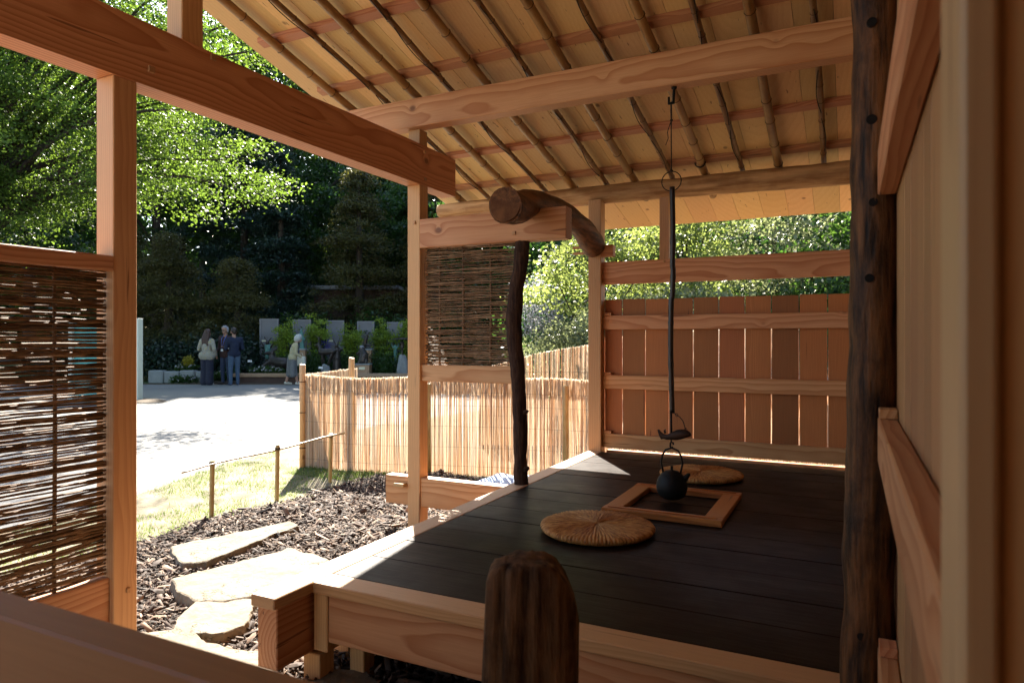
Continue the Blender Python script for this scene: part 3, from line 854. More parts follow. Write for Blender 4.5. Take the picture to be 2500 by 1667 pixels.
# ------------------------------------------------------------------ weathered post head in front of the platform
def stump():
    b = MB(); seg = 56; rings = []
    def cut(u):
        q = 0
        for (a, za), (c, zc) in zip(((-1.2, -.16), (-1, -.045), (-.86, -.014), (-.2, 0), (.25, -.002), (.5, -.014), (.72, -.045), (.9, -.082), (1, -.125), (1.2, -.2))[:-1], ((-1, -.045), (-.86, -.014), (-.2, 0), (.25, -.002), (.5, -.014), (.72, -.045), (.9, -.082), (1, -.125), (1.2, -.2))):
            if a <= u <= c: q = za + (zc - za) * (u - a) / (c - a)
        return q
    levels = [-.02 + .86 * k / 22 for k in range(23)] + ['t1', 't2', 't3', 't4', 't5', 't6']
    for lv in levels:
        rg = []
        for k in range(seg):
            a = 2 * PI * k / seg; ca, sa = math.cos(a), math.sin(a)
            rr = (abs(ca) ** 3.0 + abs(sa) ** 3.0) ** (-1 / 3.0)
            z = lv if not isinstance(lv, str) else .9
            wx = .108 + .004 * math.sin(z * 5)
            sc = 1.0
            if isinstance(lv, str): sc = {'t1': 1.0, 't2': .93, 't3': .8, 't4': .6, 't5': .35, 't6': .12}[lv]
            x = ca * rr * wx * sc; y = sa * rr * .062 * sc
            crack = -.010 * math.exp(-((ca - .28) / .035) ** 2) - .012 * math.exp(-((ca + .62) / .04) ** 2) - .006 * math.exp(-((ca + .1) / .03) ** 2)
            w = noise.noise(Vector((ca * 3.5, sa * 3.5, z * 1.2))) * .009 + noise.noise(Vector((ca * 15, sa * 15, z * 1.6))) * .006 + crack
            x += ca * w * sc; y += sa * w * sc
            if isinstance(lv, str):
                zz = .972 + cut(x / .108) + noise.noise(Vector((x * 45, y * 45, 1))) * .008 - (.014 if lv == 't1' else 0) - (.004 if lv == 't2' else 0)
            else: zz = min(lv, .972 + cut(x / .108) - .016 - .001 * (.86 - lv))
            x *= 1.03 - .07 * max(0, zz); x += .022 * (zz - .5)
            rg.append(b.bm.verts.new((x, y, zz)))
        rings.append(rg)
    for a, c in zip(rings[:-1], rings[1:]):
        for k in range(seg):
            f = b.bm.faces.new((a[k], a[(k + 1) % seg], c[(k + 1) % seg], c[k])); f.smooth = True
    cv = b.bm.verts.new((.010, 0, .970))
    for k in range(seg): b.bm.faces.new((rings[-1][k], rings[-1][(k + 1) % seg], cv)).smooth = True
    bmesh.ops.rotate(b.bm, verts=b.bm.verts[:], cent=(0, 0, 0), matrix=Matrix.Rotation(R(26), 3, 'Z'))
    bmesh.ops.translate(b.bm, verts=b.bm.verts[:], vec=(-.636, 1.36, 0))
    o = b.build('wooden_post', STUMP, None, (-.636, 1.36, 0))
    return tag(o, 'thick weathered post with a rounded top, close in front of the platform', 'post')
stump()

# ------------------------------------------------------------------ things on the platform
HZ = .4505
h = empty('hearth_frame', (-.95, 4.11, HZ), 'square wooden hearth frame set on the black floor under the kettle', 'hearth')
hx0, hx1, hy0, hy1, hz0, hz1 = -1.285, -.612, 3.735, 4.49, HZ, .486
beam('frame_board', (hx0, hy0, hz0), (hx1, hy0 + .085, hz1), HEARTHX, h)
beam('frame_board', (hx0, hy1 - .085, hz0), (hx1, hy1, hz1), HEARTHX, h)
beam('frame_board', (hx0 + .002, hy0 + .086, hz0), (hx0 + .105, hy1 - .086, hz1 - .001), HEARTHY, h)
beam('frame_board', (hx1 - .105, hy0 + .086, hz0), (hx1 - .002, hy1 - .086, hz1 - .001), HEARTHY, h)
for lo, hi, m in (((hx0 + .03, hy0 + .028, hz1 + .0005), (hx1 - .03, hy0 + .046, hz1 + .006), HEARTHX), ((hx0 + .03, hy1 - .046, hz1 + .0005), (hx1 - .03, hy1 - .028, hz1 + .006), HEARTHX)):
    beam('bead', lo, hi, m, h, .002)

def cushion(c, r, seed, label):
    rg = random.Random(seed)
    b = MB(); seg = 360
    prof = [(0, .050), (.015, .049), (.03, .050), (.05, .053), (.08, .054), (.12, .053), (.16, .053), (.20, .053), (.24, .051), (.265, .047), (.283, .043), (.291, .033), (.292, .024), (.286, .012), (.27, .001), (.2, -.001), (0, -.001)]
    prof = [(a * r / .292, z) for a, z in prof]
    rings = []
    for i, (a, z) in enumerate(prof):
        if a == 0: rings.append([b.bm.verts.new((0, 0, z))]); continue
        q = []
        for k in range(seg):
            an = 2 * PI * k / seg
            fq = 24 if a < .04 else (36 if a < .09 else (60 if a < .17 else 90))
            amp = .0060 if z > .02 else .0026
            d = amp * (abs(math.sin(an * fq / 2 + 1.7 * noise.noise(Vector((math.cos(an) * 5, math.sin(an) * 5, a * 16 + seed))))) - .5)
            d += .004 * noise.noise(Vector((math.cos(an) * 2.5, math.sin(an) * 2.5, seed + a * 4)))
            er = 1 + .016 * noise.noise(Vector((math.cos(an) * 1.6, math.sin(an) * 1.6, seed * 3)))
            rr = (a + (d * 1.1 if a > .25 * r / .292 else 0)) * er
            q.append(b.bm.verts.new((rr * math.cos(an), rr * math.sin(an), max(.0, z * .86 + d))))
        rings.append(q)
    for a, c2 in zip(rings[:-1], rings[1:]):
        for k in range(seg):
            k2 = (k + 1) % seg; q = []
            for w in (a[k % len(a)], a[k2 % len(a)], c2[k2 % len(c2)], c2[k % len(c2)]):
                if w not in q: q.append(w)
            if len(q) > 2: b.bm.faces.new(q).smooth = True
    bmesh.ops.translate(b.bm, verts=b.bm.verts[:], vec=(c[0], c[1], HZ))
    o = b.build('straw_cushion', STRAW, None, (c[0], c[1], HZ))
    tag(o, label, 'cushion', 'woven straw cushions on the black floor')
cushion((-1.185, 3.385), .293, 3, 'round woven straw cushion in front of the hearth frame')
cushion((-.975, 5.05), .292, 8, 'round woven straw cushion behind the kettle near the board wall')

# pot hook hanging from the purlin
KX, KY = -.99, 4.212
ph = empty('pot_hook', (KX, KY, .80), 'long sooted bamboo pot hook with ring, cord and wooden fish hanging from the beam', 'pot hook')
b = MB()
b.tube([(KX + .014, KY, 3.002), (KX + .014, KY, 2.99), (KX + .014, KY, 2.985), (KX + .010, KY, 2.90)], [.017, .016, .009, .008], 10)
b.tube([(KX + .012, KY, 2.905), (KX - .020, KY, 2.905)], [.008, .008], 6); b.tube([(KX - .018, KY, 2.90), (KX - .018, KY, 2.945)], [.007, .007], 6)
b.build('ceiling_hook', IRON, ph)
b = MB()
b.tube([(KX - .006, KY, 2.91), (KX - .004, KY, 2.80), (KX - .003, KY, 2.66), (KX - .002, KY + .001, 2.49)], .0036, 6)
b.tube([(KX - .002, KY, 2.91), (KX - .001, KY, 2.80), (KX - .005, KY, 2.7), (KX - .002, KY, 2.49)], .003, 6)
b.tube([(KX - .003, KY, 2.80), (KX - .012, KY, 2.775), (KX - .026, KY, 2.73), (KX - .022, KY, 2.69), (KX - .038, KY, 2.65)], .0025, 5)
b.tube([(KX - .003, KY, 2.79), (KX - .02, KY, 2.755), (KX - .028, KY, 2.725)], .0025, 5)
for z, r in ((2.80, .010), (2.487, .011)): b.lathe([(0, -r), (r * .8, -r * .5), (r, 0), (r * .8, r * .5), (0, r)], (KX - .002, KY, z), 10)
b.build('cord', ROPE, ph)
b = MB(); b.tube([(KX + .060 * math.cos(a) - .002, KY, 2.424 + .060 * math.sin(a)) for a in [2 * PI * k / 36 for k in range(37)]], .0032, 6); b.build('ring', IRON, ph)
b = MB(); pts, rd = [], []
for k in range(61):
    t = k / 60; z = 2.388 - t * (2.388 - .995)
    wob = .006 * math.sin(t * 7) + (.005 if .35 < t < .5 else 0)
    r = .0165
    for q in (.24, .40, .60, .78):
        if abs(t - q) < .012: r = .0185
    pts.append((KX + .002 + wob - .004 * t, KY, z)); rd.append(r)
b.tube(pts, rd, 12).build('bamboo_tube', SOOT, ph)
MB().tube([(KX - .004, KY, 1.0), (KX - .003, KY, .835)], [.0065, .0065], 8).build('iron_rod', IRON, ph)
# carved fish
b = MB(); seg = 14; rings = []
fish = [(-.088, .885, .004, .008), (-.078, .868, .022, .008), (-.066, .852, .024, .008), (-.05, .848, .016, .010), (-.03, .845, .017, .014), (0, .853, .024, .018), (.03, .862, .032, .022), (.06, .868, .031, .022), (.085, .872, .026, .019), (.105, .872, .018, .013), (.117, .868, .009, .008)]
for x, z, hh, ww in fish:
    rings.append([b.bm.verts.new((KX + x, KY + ww * math.cos(a), z + hh * math.sin(a))) for a in [2 * PI * k / seg for k in range(seg)]])
for a, c in zip(rings[:-1], rings[1:]):
    for k in range(seg): b.bm.faces.new((a[k], a[(k + 1) % seg], c[(k + 1) % seg], c[k])).smooth = True
b.bm.faces.new(rings[0]); b.bm.faces.new(rings[-1][::-1])
b.tube([(KX - .04, KY, .868), (KX - .046, KY, .885), (KX - .036, KY, .893)], [.008, .006, .002], 6)
b.build('wooden_fish', FISHM, ph)
b = MB(); cp = [(KX + .014, KY, .996), (KX + .03, KY, .985), (KX + .05, KY, .972), (KX + .068, KY, .95), (KX + .078, KY, .92), (KX + .085, KY, .897)]
b.tube(cp, .0028, 5)
for c in (cp[1], cp[-1]): b.tube([(c[0] + .008 * math.cos(a), c[1], c[2] + .010 * math.sin(a)) for a in [2 * PI * k / 12 for k in range(13)]], .002, 5)
b.build('cord', ROPE, ph)
b = MB(); b.tube([(KX - .004, KY, .838), (KX - .004, KY, .815), (KX + .008, KY, .812), (KX + .010, KY, .80)], [.004, .006, .006, .005], 7)
b.tube([(KX - .008, KY, .812), (KX - .010, KY, .79), (KX - .002, KY, .778), (KX + .006, KY, .788)], [.006, .006, .006, .004], 7); b.build('lower_hook', IRON, ph)
# kettle
kt = empty('kettle', (KX, KY, .468), 'small black cast iron kettle hanging over the hearth frame', 'kettle')
b = MB(); kz = .468
b.lathe([(0, 0), (.05, .001), (.072, .014), (.088, .040), (.094, .070), (.092, .098), (.082, .128), (.066, .150), (.050, .161), (.046, .163)], (KX, KY, kz), 40)
b.tube([(KX + .07, KY, kz + .118), (KX + .088, KY, kz + .140), (KX + .100, KY, kz + .155), (KX + .112, KY, kz + .158)], [.022, .016, .012, .009], 12)
b.build('body', IRON, kt)
b = MB(); b.lathe([(.050, .160), (.040, .170), (.015, .175), (.008, .177), (.0075, .196), (.009, .200), (0, .202)], (KX, KY, kz), 28); b.build('lid', IRON, kt)
b = MB(); hp = [(KX - .052, KY, kz + .155), (KX - .060, KY, kz + .19), (KX - .066, KY, kz + .22), (KX - .058, KY, kz + .265), (KX - .038, KY, kz + .298), (KX, KY, kz + .312), (KX + .038, KY, kz + .298), (KX + .058, KY, kz + .265), (KX + .066, KY, kz + .22), (KX + .060, KY, kz + .19), (KX + .052, KY, kz + .155)]
b.tube(hp, .0062, 8); b.build('handle', IRON, kt)

# ------------------------------------------------------------------ reed fences
def reed_panel(b, path, h, r, seed, top_wave=.015, dens=1.0, z0=0.0, hf=None):
    """many thin upright reeds side by side along a path"""
    rg = random.Random(seed)
    P = [Vector((p[0], p[1], 0)) for p in path]
    V, F = b
    for a, c in zip(P[:-1], P[1:]):
        L = (c - a).length; d = (c - a) / L; nrm = Vector((-d.y, d.x, 0))
        s = 0
        while s < L:
            rr = r * rg.uniform(.6, 1.25)
            p = a + d * s + nrm * rg.gauss(0, .003)
            u = s
            hh = (hf(p) if hf else h) + rg.gauss(0, top_wave * .35) + top_wave * math.sin(p.x * 4.1 + p.y * 2) + (rg.random() < .04) * rg.uniform(-.06, .02)
            lean = rg.gauss(0, .010)
            base = len(V)
            an0 = rg.uniform(0, PI)
            for z, off in ((z0 + rg.uniform(-.02, .01), 0), (z0 + hh, lean)):
                for k in range(4):
                    an = an0 + k * PI / 2
                    q = p + d * (off + rr * math.cos(an)) + nrm * (rr * math.sin(an))
                    V.append((q.x, q.y, z))
            for k in range(4): F.append((base + k, base + (k + 1) % 4, base + 4 + (k + 1) % 4, base + 4 + k))
            s += rr * 1.5 / dens
def fence_mesh(name, parent, fill, m=REED):
    V, F = [], []
    fill((V, F))
    V = np.array(V); o = V.mean(0); o[2] = V[:, 2].min()
    return link(name, mesh_np(name, V - o, F), m, parent, tuple(o))

RF = empty('reed_fence', (-4.6, 6.0, 0), 'low fence of split reeds on pale stakes enclosing a corner of lawn beside the pavilion', 'fence')
near = [(-5.56, 5.885), (-5.15, 5.93), (-4.6, 6.02), (-3.82, 6.23), (-3.2, 6.42), (-2.4, 6.55), (-1.2, 6.62), (.6, 6.66)]
fence_mesh('reed_panel', RF, lambda b: reed_panel(b, near, 1.03, .0034, 5, .014))
back = [(x, y + .03) for x, y in near]
fence_mesh('reed_band', RF, lambda b: reed_panel(b, back, .17, .0034, 6, .012, 1.0, .865))
fence_mesh('reed_panel', RF, lambda b: reed_panel(b, [(-5.57, 5.905), (-5.70, 6.28), (-5.95, 6.95), (-6.2, 7.6)], 1.03, .0034, 7, .016, .95))
for i, (x, y, hh, r) in enumerate(((-5.565, 5.872, 1.165, .034), (-5.15, 6.22, 1.235, .034), (-4.03, 6.115, .98, .03), (-2.6, 6.47, .98, .03))):
    MB().tube([(x, y, -.05), (x, y, hh - .01), (x + .002, y, hh)], [r, r, r * .85], 10).build('stake', PALE_Z if i < 2 else BAMFENCE, RF)
for z in (.10, .3, .52, .74, .88):
    b = MB(); b.tube([(x, y - .012 - .002 * (k % 2), z + .006 * math.sin(x * 3)) for k, (x, y) in enumerate(near)], .0009, 4).build('wire', ROPE, RF)
for z in (.22, .62, .97): MB().tube([(-5.565 + .037 * math.cos(a), 5.872 + .037 * math.sin(a), z) for a in [2 * PI * k / 12 for k in range(13)]], .004, 4).build('wire_tie', ROPE, RF)
# second fence further up, on the bank
RF2 = empty('reed_fence', (-3.4, 8.9, 0), 'paler reed fence further back, rising along the foot of the leafy bank', 'fence')
up = [(-4.6, 8.25), (-4.0, 8.4), (-3.2, 8.8), (-2.0, 9.2), (-.4, 9.6), (1.5, 9.9)]
fence_mesh('reed_panel', RF2, lambda b: reed_panel(b, up, 1.2, .0045, 15, .012, 1.0, 0, lambda p: 1.06 + .26 * (p.x + 4.6)* .9 if p.x < -2.4 else 1.58))
b = MB()
for z in (.4, 1.0): b.tube([(x, y - .014, z) for x, y in up], .002, 4)
b.build('wire', ROPE, RF2)

# low bamboo rail at the edge of the lawn
BR = empty('bamboo_rail', (-4.65, 4.5, 0), 'low bamboo rail of three short posts tied to one thin cane at the lawn edge', 'rail')
for i, (x, y, hh, dx) in enumerate(((-4.61, 3.845, .475, -.02), (-4.62, 4.555, .505, -.015), (-4.735, 5.38, .495, -.03))):
    b = MB(); pts, rd = [], []
    for k in range(25):
        z = -.03 + (hh + .03) * k / 24
        r = .0185 * (1.12 if k in (8, 15, 22) else 1)
        pts.append((x + dx * (1 - k / 24) * 0 - dx * (k / 24) * .6, y, z)); rd.append(r)
    b.tube(pts, rd, 12).build('post', BAMFENCE, BR)
b = MB(); pts, rd = [], []
ra, rb = Vector((-4.50, 3.47, .452)), Vector((-4.72, 5.56, .475))
for k in range(41):
    t = k / 40; p = ra.lerp(rb, t); p.x -= .09 * math.sin(PI * t) * .3; p.z += .008 * math.sin(t * 9)
    p.x += .025 * 1
    pts.append(p); rd.append(.0085 * (1.25 if k % 6 == 3 else 1) * (.75 + .35 * t))
b.tube(pts, rd, 8).build('cane', BAMFENCE, BR)
for x, y, z in ((-4.60, 3.845, .452), (-4.61, 4.555, .468), (-4.72, 5.38, .468)):
    b = MB()
    for dz in (-.008, 0, .008): b.tube([(x + .022 * math.cos(a), y + .022 * math.sin(a), z + dz + .004 * math.sin(a * 2)) for a in [2 * PI * k / 14 for k in range(15)]], .003, 4)
    b.build('cord', ROPE, BR)
# pale blue sheet on the ground by the fence
def cloth():
    b = MB(); c = [(-3.36, 5.98), (-2.2, 6.4), (-2.15, 5.3), (-3.12, 5.42)]; n = 22; g = []
    for i in range(n + 1):
        row = []
        for j in range(n + 1):
            u, v = i / n, j / n
            x = (c[0][0] * (1 - u) + c[1][0] * u) * (1 - v) + (c[3][0] * (1 - u) + c[2][0] * u) * v
            y = (c[0][1] * (1 - u) + c[1][1] * u) * (1 - v) + (c[3][1] * (1 - u) + c[2][1] * u) * v
            ed = min(u, v, 1 - u, 1 - v)
            z = .03 + .11 * min(1, ed * 5) + .022 * noise.noise(Vector((x * 5, y * 5, 0))) + .012 * noise.noise(Vector((x * 13, y * 13, 4)))
            row.append(b.bm.verts.new((x + .03 * noise.noise(Vector((x * 3, y * 3, 2))), y, z)))
        g.append(row)
    for i in range(n):
        for j in range(n): b.bm.faces.new((g[i][j], g[i + 1][j], g[i + 1][j + 1], g[i][j + 1])).smooth = True
    o = b.build('ground_sheet', TARP, None)
    tag(o, 'crumpled pale blue sheet laid on the ground between the pavilion and the reed fence', 'sheet')
cloth()

# mint coloured board at the left of the road
def place(o_fn, r, ahead): pass
def sbox(b, r0, r1, a0, a1, z0, z1, bev=0, mi=0):
    c = site((r0 + r1) / 2, (a0 + a1) / 2, 0)
    b.box((c.x - (r1 - r0) / 2, c.y - (a1 - a0) / 2, z0), (c.x + (r1 - r0) / 2, c.y + (a1 - a0) / 2, z1), bev, mi, TH)
    return b
SB = empty('display_board', site(-9.6, 16.4), 'tall teal display board with a pale mint end, standing at the road edge', 'board')
sbox(MB(), -10.5, -9.03, 16.38, 16.44, .05, 1.86, .004).build('panel', TEAL, SB)
sbox(MB(), -9.025, -8.93, 16.3, 16.52, -.02, 1.95, .004).build('end_post', MINT, SB)
sbox(MB(), -10.6, -10.51, 16.3, 16.52, -.02, 1.95, .004).build('end_post', MINT, SB)

# ------------------------------------------------------------------ figures as one continuous surface
def figure_mesh(prims, vox=.014, smooth_it=4):
    """prims: (p0, p1, r0, r1, material index); voxel union to one skin, faces take the nearest limb's material"""
    b = MB()
    for p0, p1, r0, r1, mi in prims:
        p0, p1 = Vector(p0), Vector(p1)
        d = p1 - p0
        if d.length < 1e-4: d = Vector((0, 0, 1e-3)); p1 = p0 + d
        t = d.normalized(); pts, rd = [], []
        for k in range(5):
            a = PI / 2 * (1 - k / 4) ; pts.append(p0 - t * r0 * math.sin(a)); rd.append(max(r0 * math.cos(a), r0 * .02))
        for k in range(1, 6):
            a = PI / 2 * k / 5
            if k == 1: pts.append(p1); rd.append(r1)
            pts.append(p1 + t * r1 * math.sin(a)); rd.append(max(r1 * math.cos(a), r1 * .02))
        b.tube(pts, rd, 14)
    bmesh.ops.recalc_face_normals(b.bm, faces=b.bm.faces[:])
    me = bpy.data.meshes.new('tmp'); b.bm.to_mesh(me); b.bm.free()
    o = bpy.data.objects.new('tmp', me); COL.objects.link(o)
    m = o.modifiers.new('r', 'REMESH'); m.mode = 'VOXEL'; m.voxel_size = vox; m.use_smooth_shade = True
    s = o.modifiers.new('s', 'SMOOTH'); s.iterations = smooth_it; s.factor = .5
    dg = bpy.context.evaluated_depsgraph_get()
    out = bpy.data.meshes.new_from_object(o.evaluated_get(dg))
    bpy.data.objects.remove(o); bpy.data.meshes.remove(me)
    n = len(out.polygons); c = np.empty(n * 3); out.polygons.foreach_get('center', c); c = c.reshape(-1, 3)
    best = np.full(n, 1e9); idx = np.zeros(n, np.int32)
    for p0, p1, r0, r1, mi in prims:
        a = np.array(p0, float); d = np.array(p1, float) - a; L = max((d * d).sum(), 1e-9)
        t = np.clip(((c - a) @ d) / L, 0, 1)
        dist = np.linalg.norm(c - (a + t[:, None] * d), axis=1) - (r0 + (r1 - r0) * t)
        k = dist < best - (1e-4); best[k] = dist[k]; idx[k] = mi
    MI[out.name] = idx
    return out
MI = {}
def set_mats(me, mats):
    idx = MI[me.name]
    me.materials.clear()
    for m in mats: me.materials.append(m)
    me.polygons.foreach_set('material_index', np.minimum(idx, len(mats) - 1).astype(np.int32)); me.update()

def hand(prims, wrist, direction, mi, side=1, curl=.4):
    w = Vector(wrist); d = Vector(direction).normalized()
    lat = d.cross(Vector((0, 0, 1)));
    lat = lat.normalized() if lat.length > .1 else Vector((1, 0, 0))
    nrm = lat.cross(d)
    palm = w + d * .085
    for k in (-1, 0, 1): prims.append((w + lat * .012 * k, palm + lat * .024 * k, .016, .014, mi))
    for k, ln in enumerate((.068, .078, .074, .058)):
        s = palm + lat * ((k - 1.5) * .019)
        m_ = s + d * ln * .55 - nrm * .01 * curl
        e = m_ + (d - nrm * curl * 1.2).normalized() * ln * .5
        prims.append((s, m_, .0095, .0085, mi)); prims.append((m_, e, .0085, .007, mi))
    t0 = w + d * .03 + lat * .024 * side
    t1 = t0 + (d * .6 + lat * side).normalized() * .04
    prims.append((t0, t1, .012, .010, mi)); prims.append((t1, t1 + d * .03, .010, .008, mi))

SKIN = flat('skin', (.30, .165, .11, 1), .55, .06, 10)
EYES = flat('eye_dark', (.02, .015, .012, 1), .3)
DENIM = flat('blue_denim', (.05, .08, .125, 1), .85, .25, 25)
DKDENIM = flat('dark_denim', (.022, .032, .065, 1), .85, .25, 25)
NAVY = flat('navy_knit', (.008, .013, .034, 1), .85, .2, 30)
NAVYT = flat('navy_trousers', (.014, .015, .03, 1), .85, .2, 30)
MAROON = flat('dark_maroon_knit', (.035, .014, .013, 1), .9, .2, 30)
CREAM = flat('cream_jacket', (.34, .30, .18, 1), .8, .08, 20)
TWEED = flat('grey_tweed', (.115, .115, .115, 1), .9, .45, 60)
BROWNH = flat('brown_hair', (.045, .020, .012, 1), .5, .3, 40)
DARKH = flat('dark_hair', (.018, .010, .008, 1), .5, .3, 40)
GREYH = flat('grey_hair', (.2, .2, .21, 1), .55, .2, 40)
WHITEH = flat('white_hair', (.36, .36, .34, 1), .55, .15, 40)
SHOEW = flat('pale_shoe', (.50, .47, .38, 1), .6, .1)
SHOED = flat('dark_shoe', (.03, .02, .015, 1), .5, .1)
SHOEB = flat('navy_canvas_shoe', (.03, .05, .10, 1), .6, .1)
PAPER = flat('white_paper', (.75, .75, .74, 1), .6, .03)
LANY = flat('blue_lanyard', (.10, .16, .5, 1), .6)
BAGM = flat('pale_bag', (.46, .44, .36, 1), .7, .1)
def blouse():
    t = NT('patterned_blouse'); tc = t.n('ShaderNodeTexCoord')
    v = t.n('ShaderNodeTexVoronoi'); t.set(v.inputs['Vector'], tc.outputs['Object']); v.inputs['Scale'].default_value = 22
    k = t.maprange(v.outputs['Distance'], .25, .33, 1, 0)
    c = t.ramp(t.n('ShaderNodeSeparateColor', i_0=v.outputs['Color']).outputs[0], [(0, (.45, .34, .05)), (.45, (.06, .06, .06)), (.6, (.5, .4, .1)), (1, (.35, .32, .27))])
    t.bsdf(t.mix(k, (.26, .24, .20, 1), c), .85, .2)
    return t.m
BLOUSE = blouse()

def head(prims, c, fwd, mi_skin, s=1.0, face=True, mi_eye=None):
    c = Vector(c); f = Vector(fwd).normalized(); l = Vector((-f.y, f.x, 0)); u = Vector((0, 0, 1))
    prims.append((c + u * .03 * s - f * .018 * s, c + u * .045 * s + f * .02 * s, .083 * s, .080 * s, mi_skin))
    prims.append((c - u * .03 * s + f * .025 * s, c - u * .075 * s + f * .045 * s, .064 * s, .038 * s, mi_skin))
    prims.append((c - u * .01 * s + f * .095 * s, c - u * .028 * s + f * .112 * s, .010 * s, .014 * s, mi_skin))
    prims.append((c - u * .058 * s + f * .092 * s + l * .014 * s, c - u * .058 * s + f * .092 * s - l * .014 * s, .007, .007, mi_skin))
    for sd in (-1, 1):
        prims.append((c + l * sd * .080 * s + u * .012 * s, c + l * sd * .082 * s - u * .03 * s, .014 * s, .010 * s, mi_skin))
        if mi_eye is not None: prims.append((c + f * .090 * s + l * sd * .032 * s + u * .004 * s, c + f * .093 * s + l * sd * .032 * s + u * .004 * s, .012 * s, .012 * s, mi_eye))

def hair_mesh(prims, vox=.012): return figure_mesh(prims, vox, 2)

def person(loc, face_deg, H, label, spec):
    """local frame: person faces +Y before turning"""
    root = empty('person', loc, label, 'person', None, R(face_deg))
    s = H / 1.75
    mats, pr, hr = spec['mats'], [], []
    spec['build'](pr, hr, s)
    me = figure_mesh(pr, .013)
    body = bpy.data.objects.new('body', me); COL.objects.link(body); body.parent = root
    set_mats(me, mats)
    if hr:
        hm = hair_mesh(hr); ho = bpy.data.objects.new('hair', hm); COL.objects.link(ho); ho.parent = root
        set_mats(hm, [spec['hair']])
    return root
def legs(pr, s, mi, shoe, stance=.10, step=0.0, wide=1.0, flare=0):
    for sd in (-1, 1):
        hip = (sd * .085 * s, 0, .92 * s); kn = (sd * stance * .95 * s, .02 + step * sd * .5, .50 * s); an = (sd * stance * s, -.01 + step * sd, .085 * s)
        pr.append((hip, kn, .098 * s * wide, .068 * s * wide + flare, mi)); pr.append((kn, an, .064 * s * wide + flare, .050 * s * wide + flare * 1.6, mi))
        pr.append(((an[0], an[1] - .03, .04), (an[0] + sd * .02, an[1] + .15 * s, .032), .042, .034, shoe))
def torso(pr, s, mi, lean=0.0, w=1.0):
    pr.append(((-.075 * s, 0, .95 * s), (.075 * s, 0, .95 * s), .115 * s * w, .115 * s * w, mi))
    pr.append(((0, lean * .3, 1.0 * s), (0, lean * .6, 1.22 * s), .135 * s * w, .14 * s * w, mi))
    pr.append(((-.10 * s, lean * .8, 1.33 * s), (.10 * s, lean * .8, 1.33 * s), .105 * s * w, .105 * s * w, mi))
    pr.append(((-.155 * s * w, lean, 1.405 * s), (.155 * s * w, lean, 1.405 * s), .065 * s, .065 * s, mi))
def neck(pr, s, mi, lean=0.0, fw=.03):
    pr.append(((0, lean, 1.42 * s), (0, lean + fw, 1.54 * s), .058 * s, .055 * s, mi))

# woman with long brown hair, seen from behind
def b1(pr, hr, s):
    legs(pr, s, 1, 3, .10, .0, 1.25, .035)
    pr.append(((-.06, 0, .9 * s), (.06, 0, .9 * s), .15 * s, .15 * s, 1))
    torso(pr, s, 2, .0, 1.12)
    pr.append(((-.10, 0, .92 * s), (.10, 0, .92 * s), .165 * s, .165 * s, 2))
    neck(pr, s, 0)
    for sd in (-1, 1):
        sh = (sd * .19 * s, 0, 1.40 * s); el = (sd * .27 * s, -.02, 1.13 * s); wr = (sd * .24 * s, .10 + (.10 if sd < 0 else 0), .95 * s + (.14 if sd < 0 else 0))
        pr.append((sh, el, .068 * s, .066 * s, 2)); pr.append((el, wr, .064 * s, .055 * s, 2))
        hand(pr, wr, (0, .5, -.8), 0, -sd)
    head(pr, (0, .05, 1.62 * s), (.1, 1, 0), 0, s)
    c = Vector((0, .03, 1.64 * s))
    hr.append((c + Vector((0, -.01, .03)), c + Vector((0, .01, .04)), .102, .100, 0))
    for x in (-.07, -.035, 0, .035, .07):
        hr.append((c + Vector((x * .8, -.05, -.02)), c + Vector((x * 1.1, -.115, -.20)), .055, .055, 0)); hr.append((c + Vector((x * 1.1, -.115, -.20)), c + Vector((x * 1.25 + .01, -.135, -.42 - .05 * math.cos(x * 30))), .052, .026, 0))
# grey haired man facing the camera, glasses and lanyard
def b2(pr, hr, s):
    legs(pr, s, 1, 3, .12)
    torso(pr, s, 2, .0, 1.12)
    pr.append(((-.08, 0, .90 * s), (.08, 0, .90 * s), .13 * s, .13 * s, 2))
    neck(pr, s, 0, 0, .02)
    for sd in (-1, 1):
        sh = (sd * .20 * s, 0, 1.40 * s); el = (sd * .27 * s, -.03, 1.10 * s); wr = (sd * .22 * s, .16, .98 * s)
        if sd < 0: wr = (-.13 * s, .26, 1.12 * s)
        pr.append((sh, el, .066 * s, .058 * s, 2)); pr.append((el, wr, .054 * s, .044 * s, 2))
        hand(pr, wr, (0.25 * -sd, .8, -.3) if sd > 0 else (-.3, .8, .35), 0, -sd)
    head(pr, (0, .045, 1.63 * s), (-.15, 1, -.05), 0, s, True, 4)
    c = Vector((0, .03, 1.65 * s))
    hr.append((c + Vector((0, -.025, .03)), c + Vector((0, .015, .06)), .098, .085, 0))
    for sd in (-1, 1): hr.append((c + Vector((sd * .075, -.01, .02)), c + Vector((sd * .085, -.02, -.06)), .038, .03, 0))
    hr.append((c + Vector((-.05, .065, .065)), c + Vector((.05, .065, .065)), .03, .03, 0))
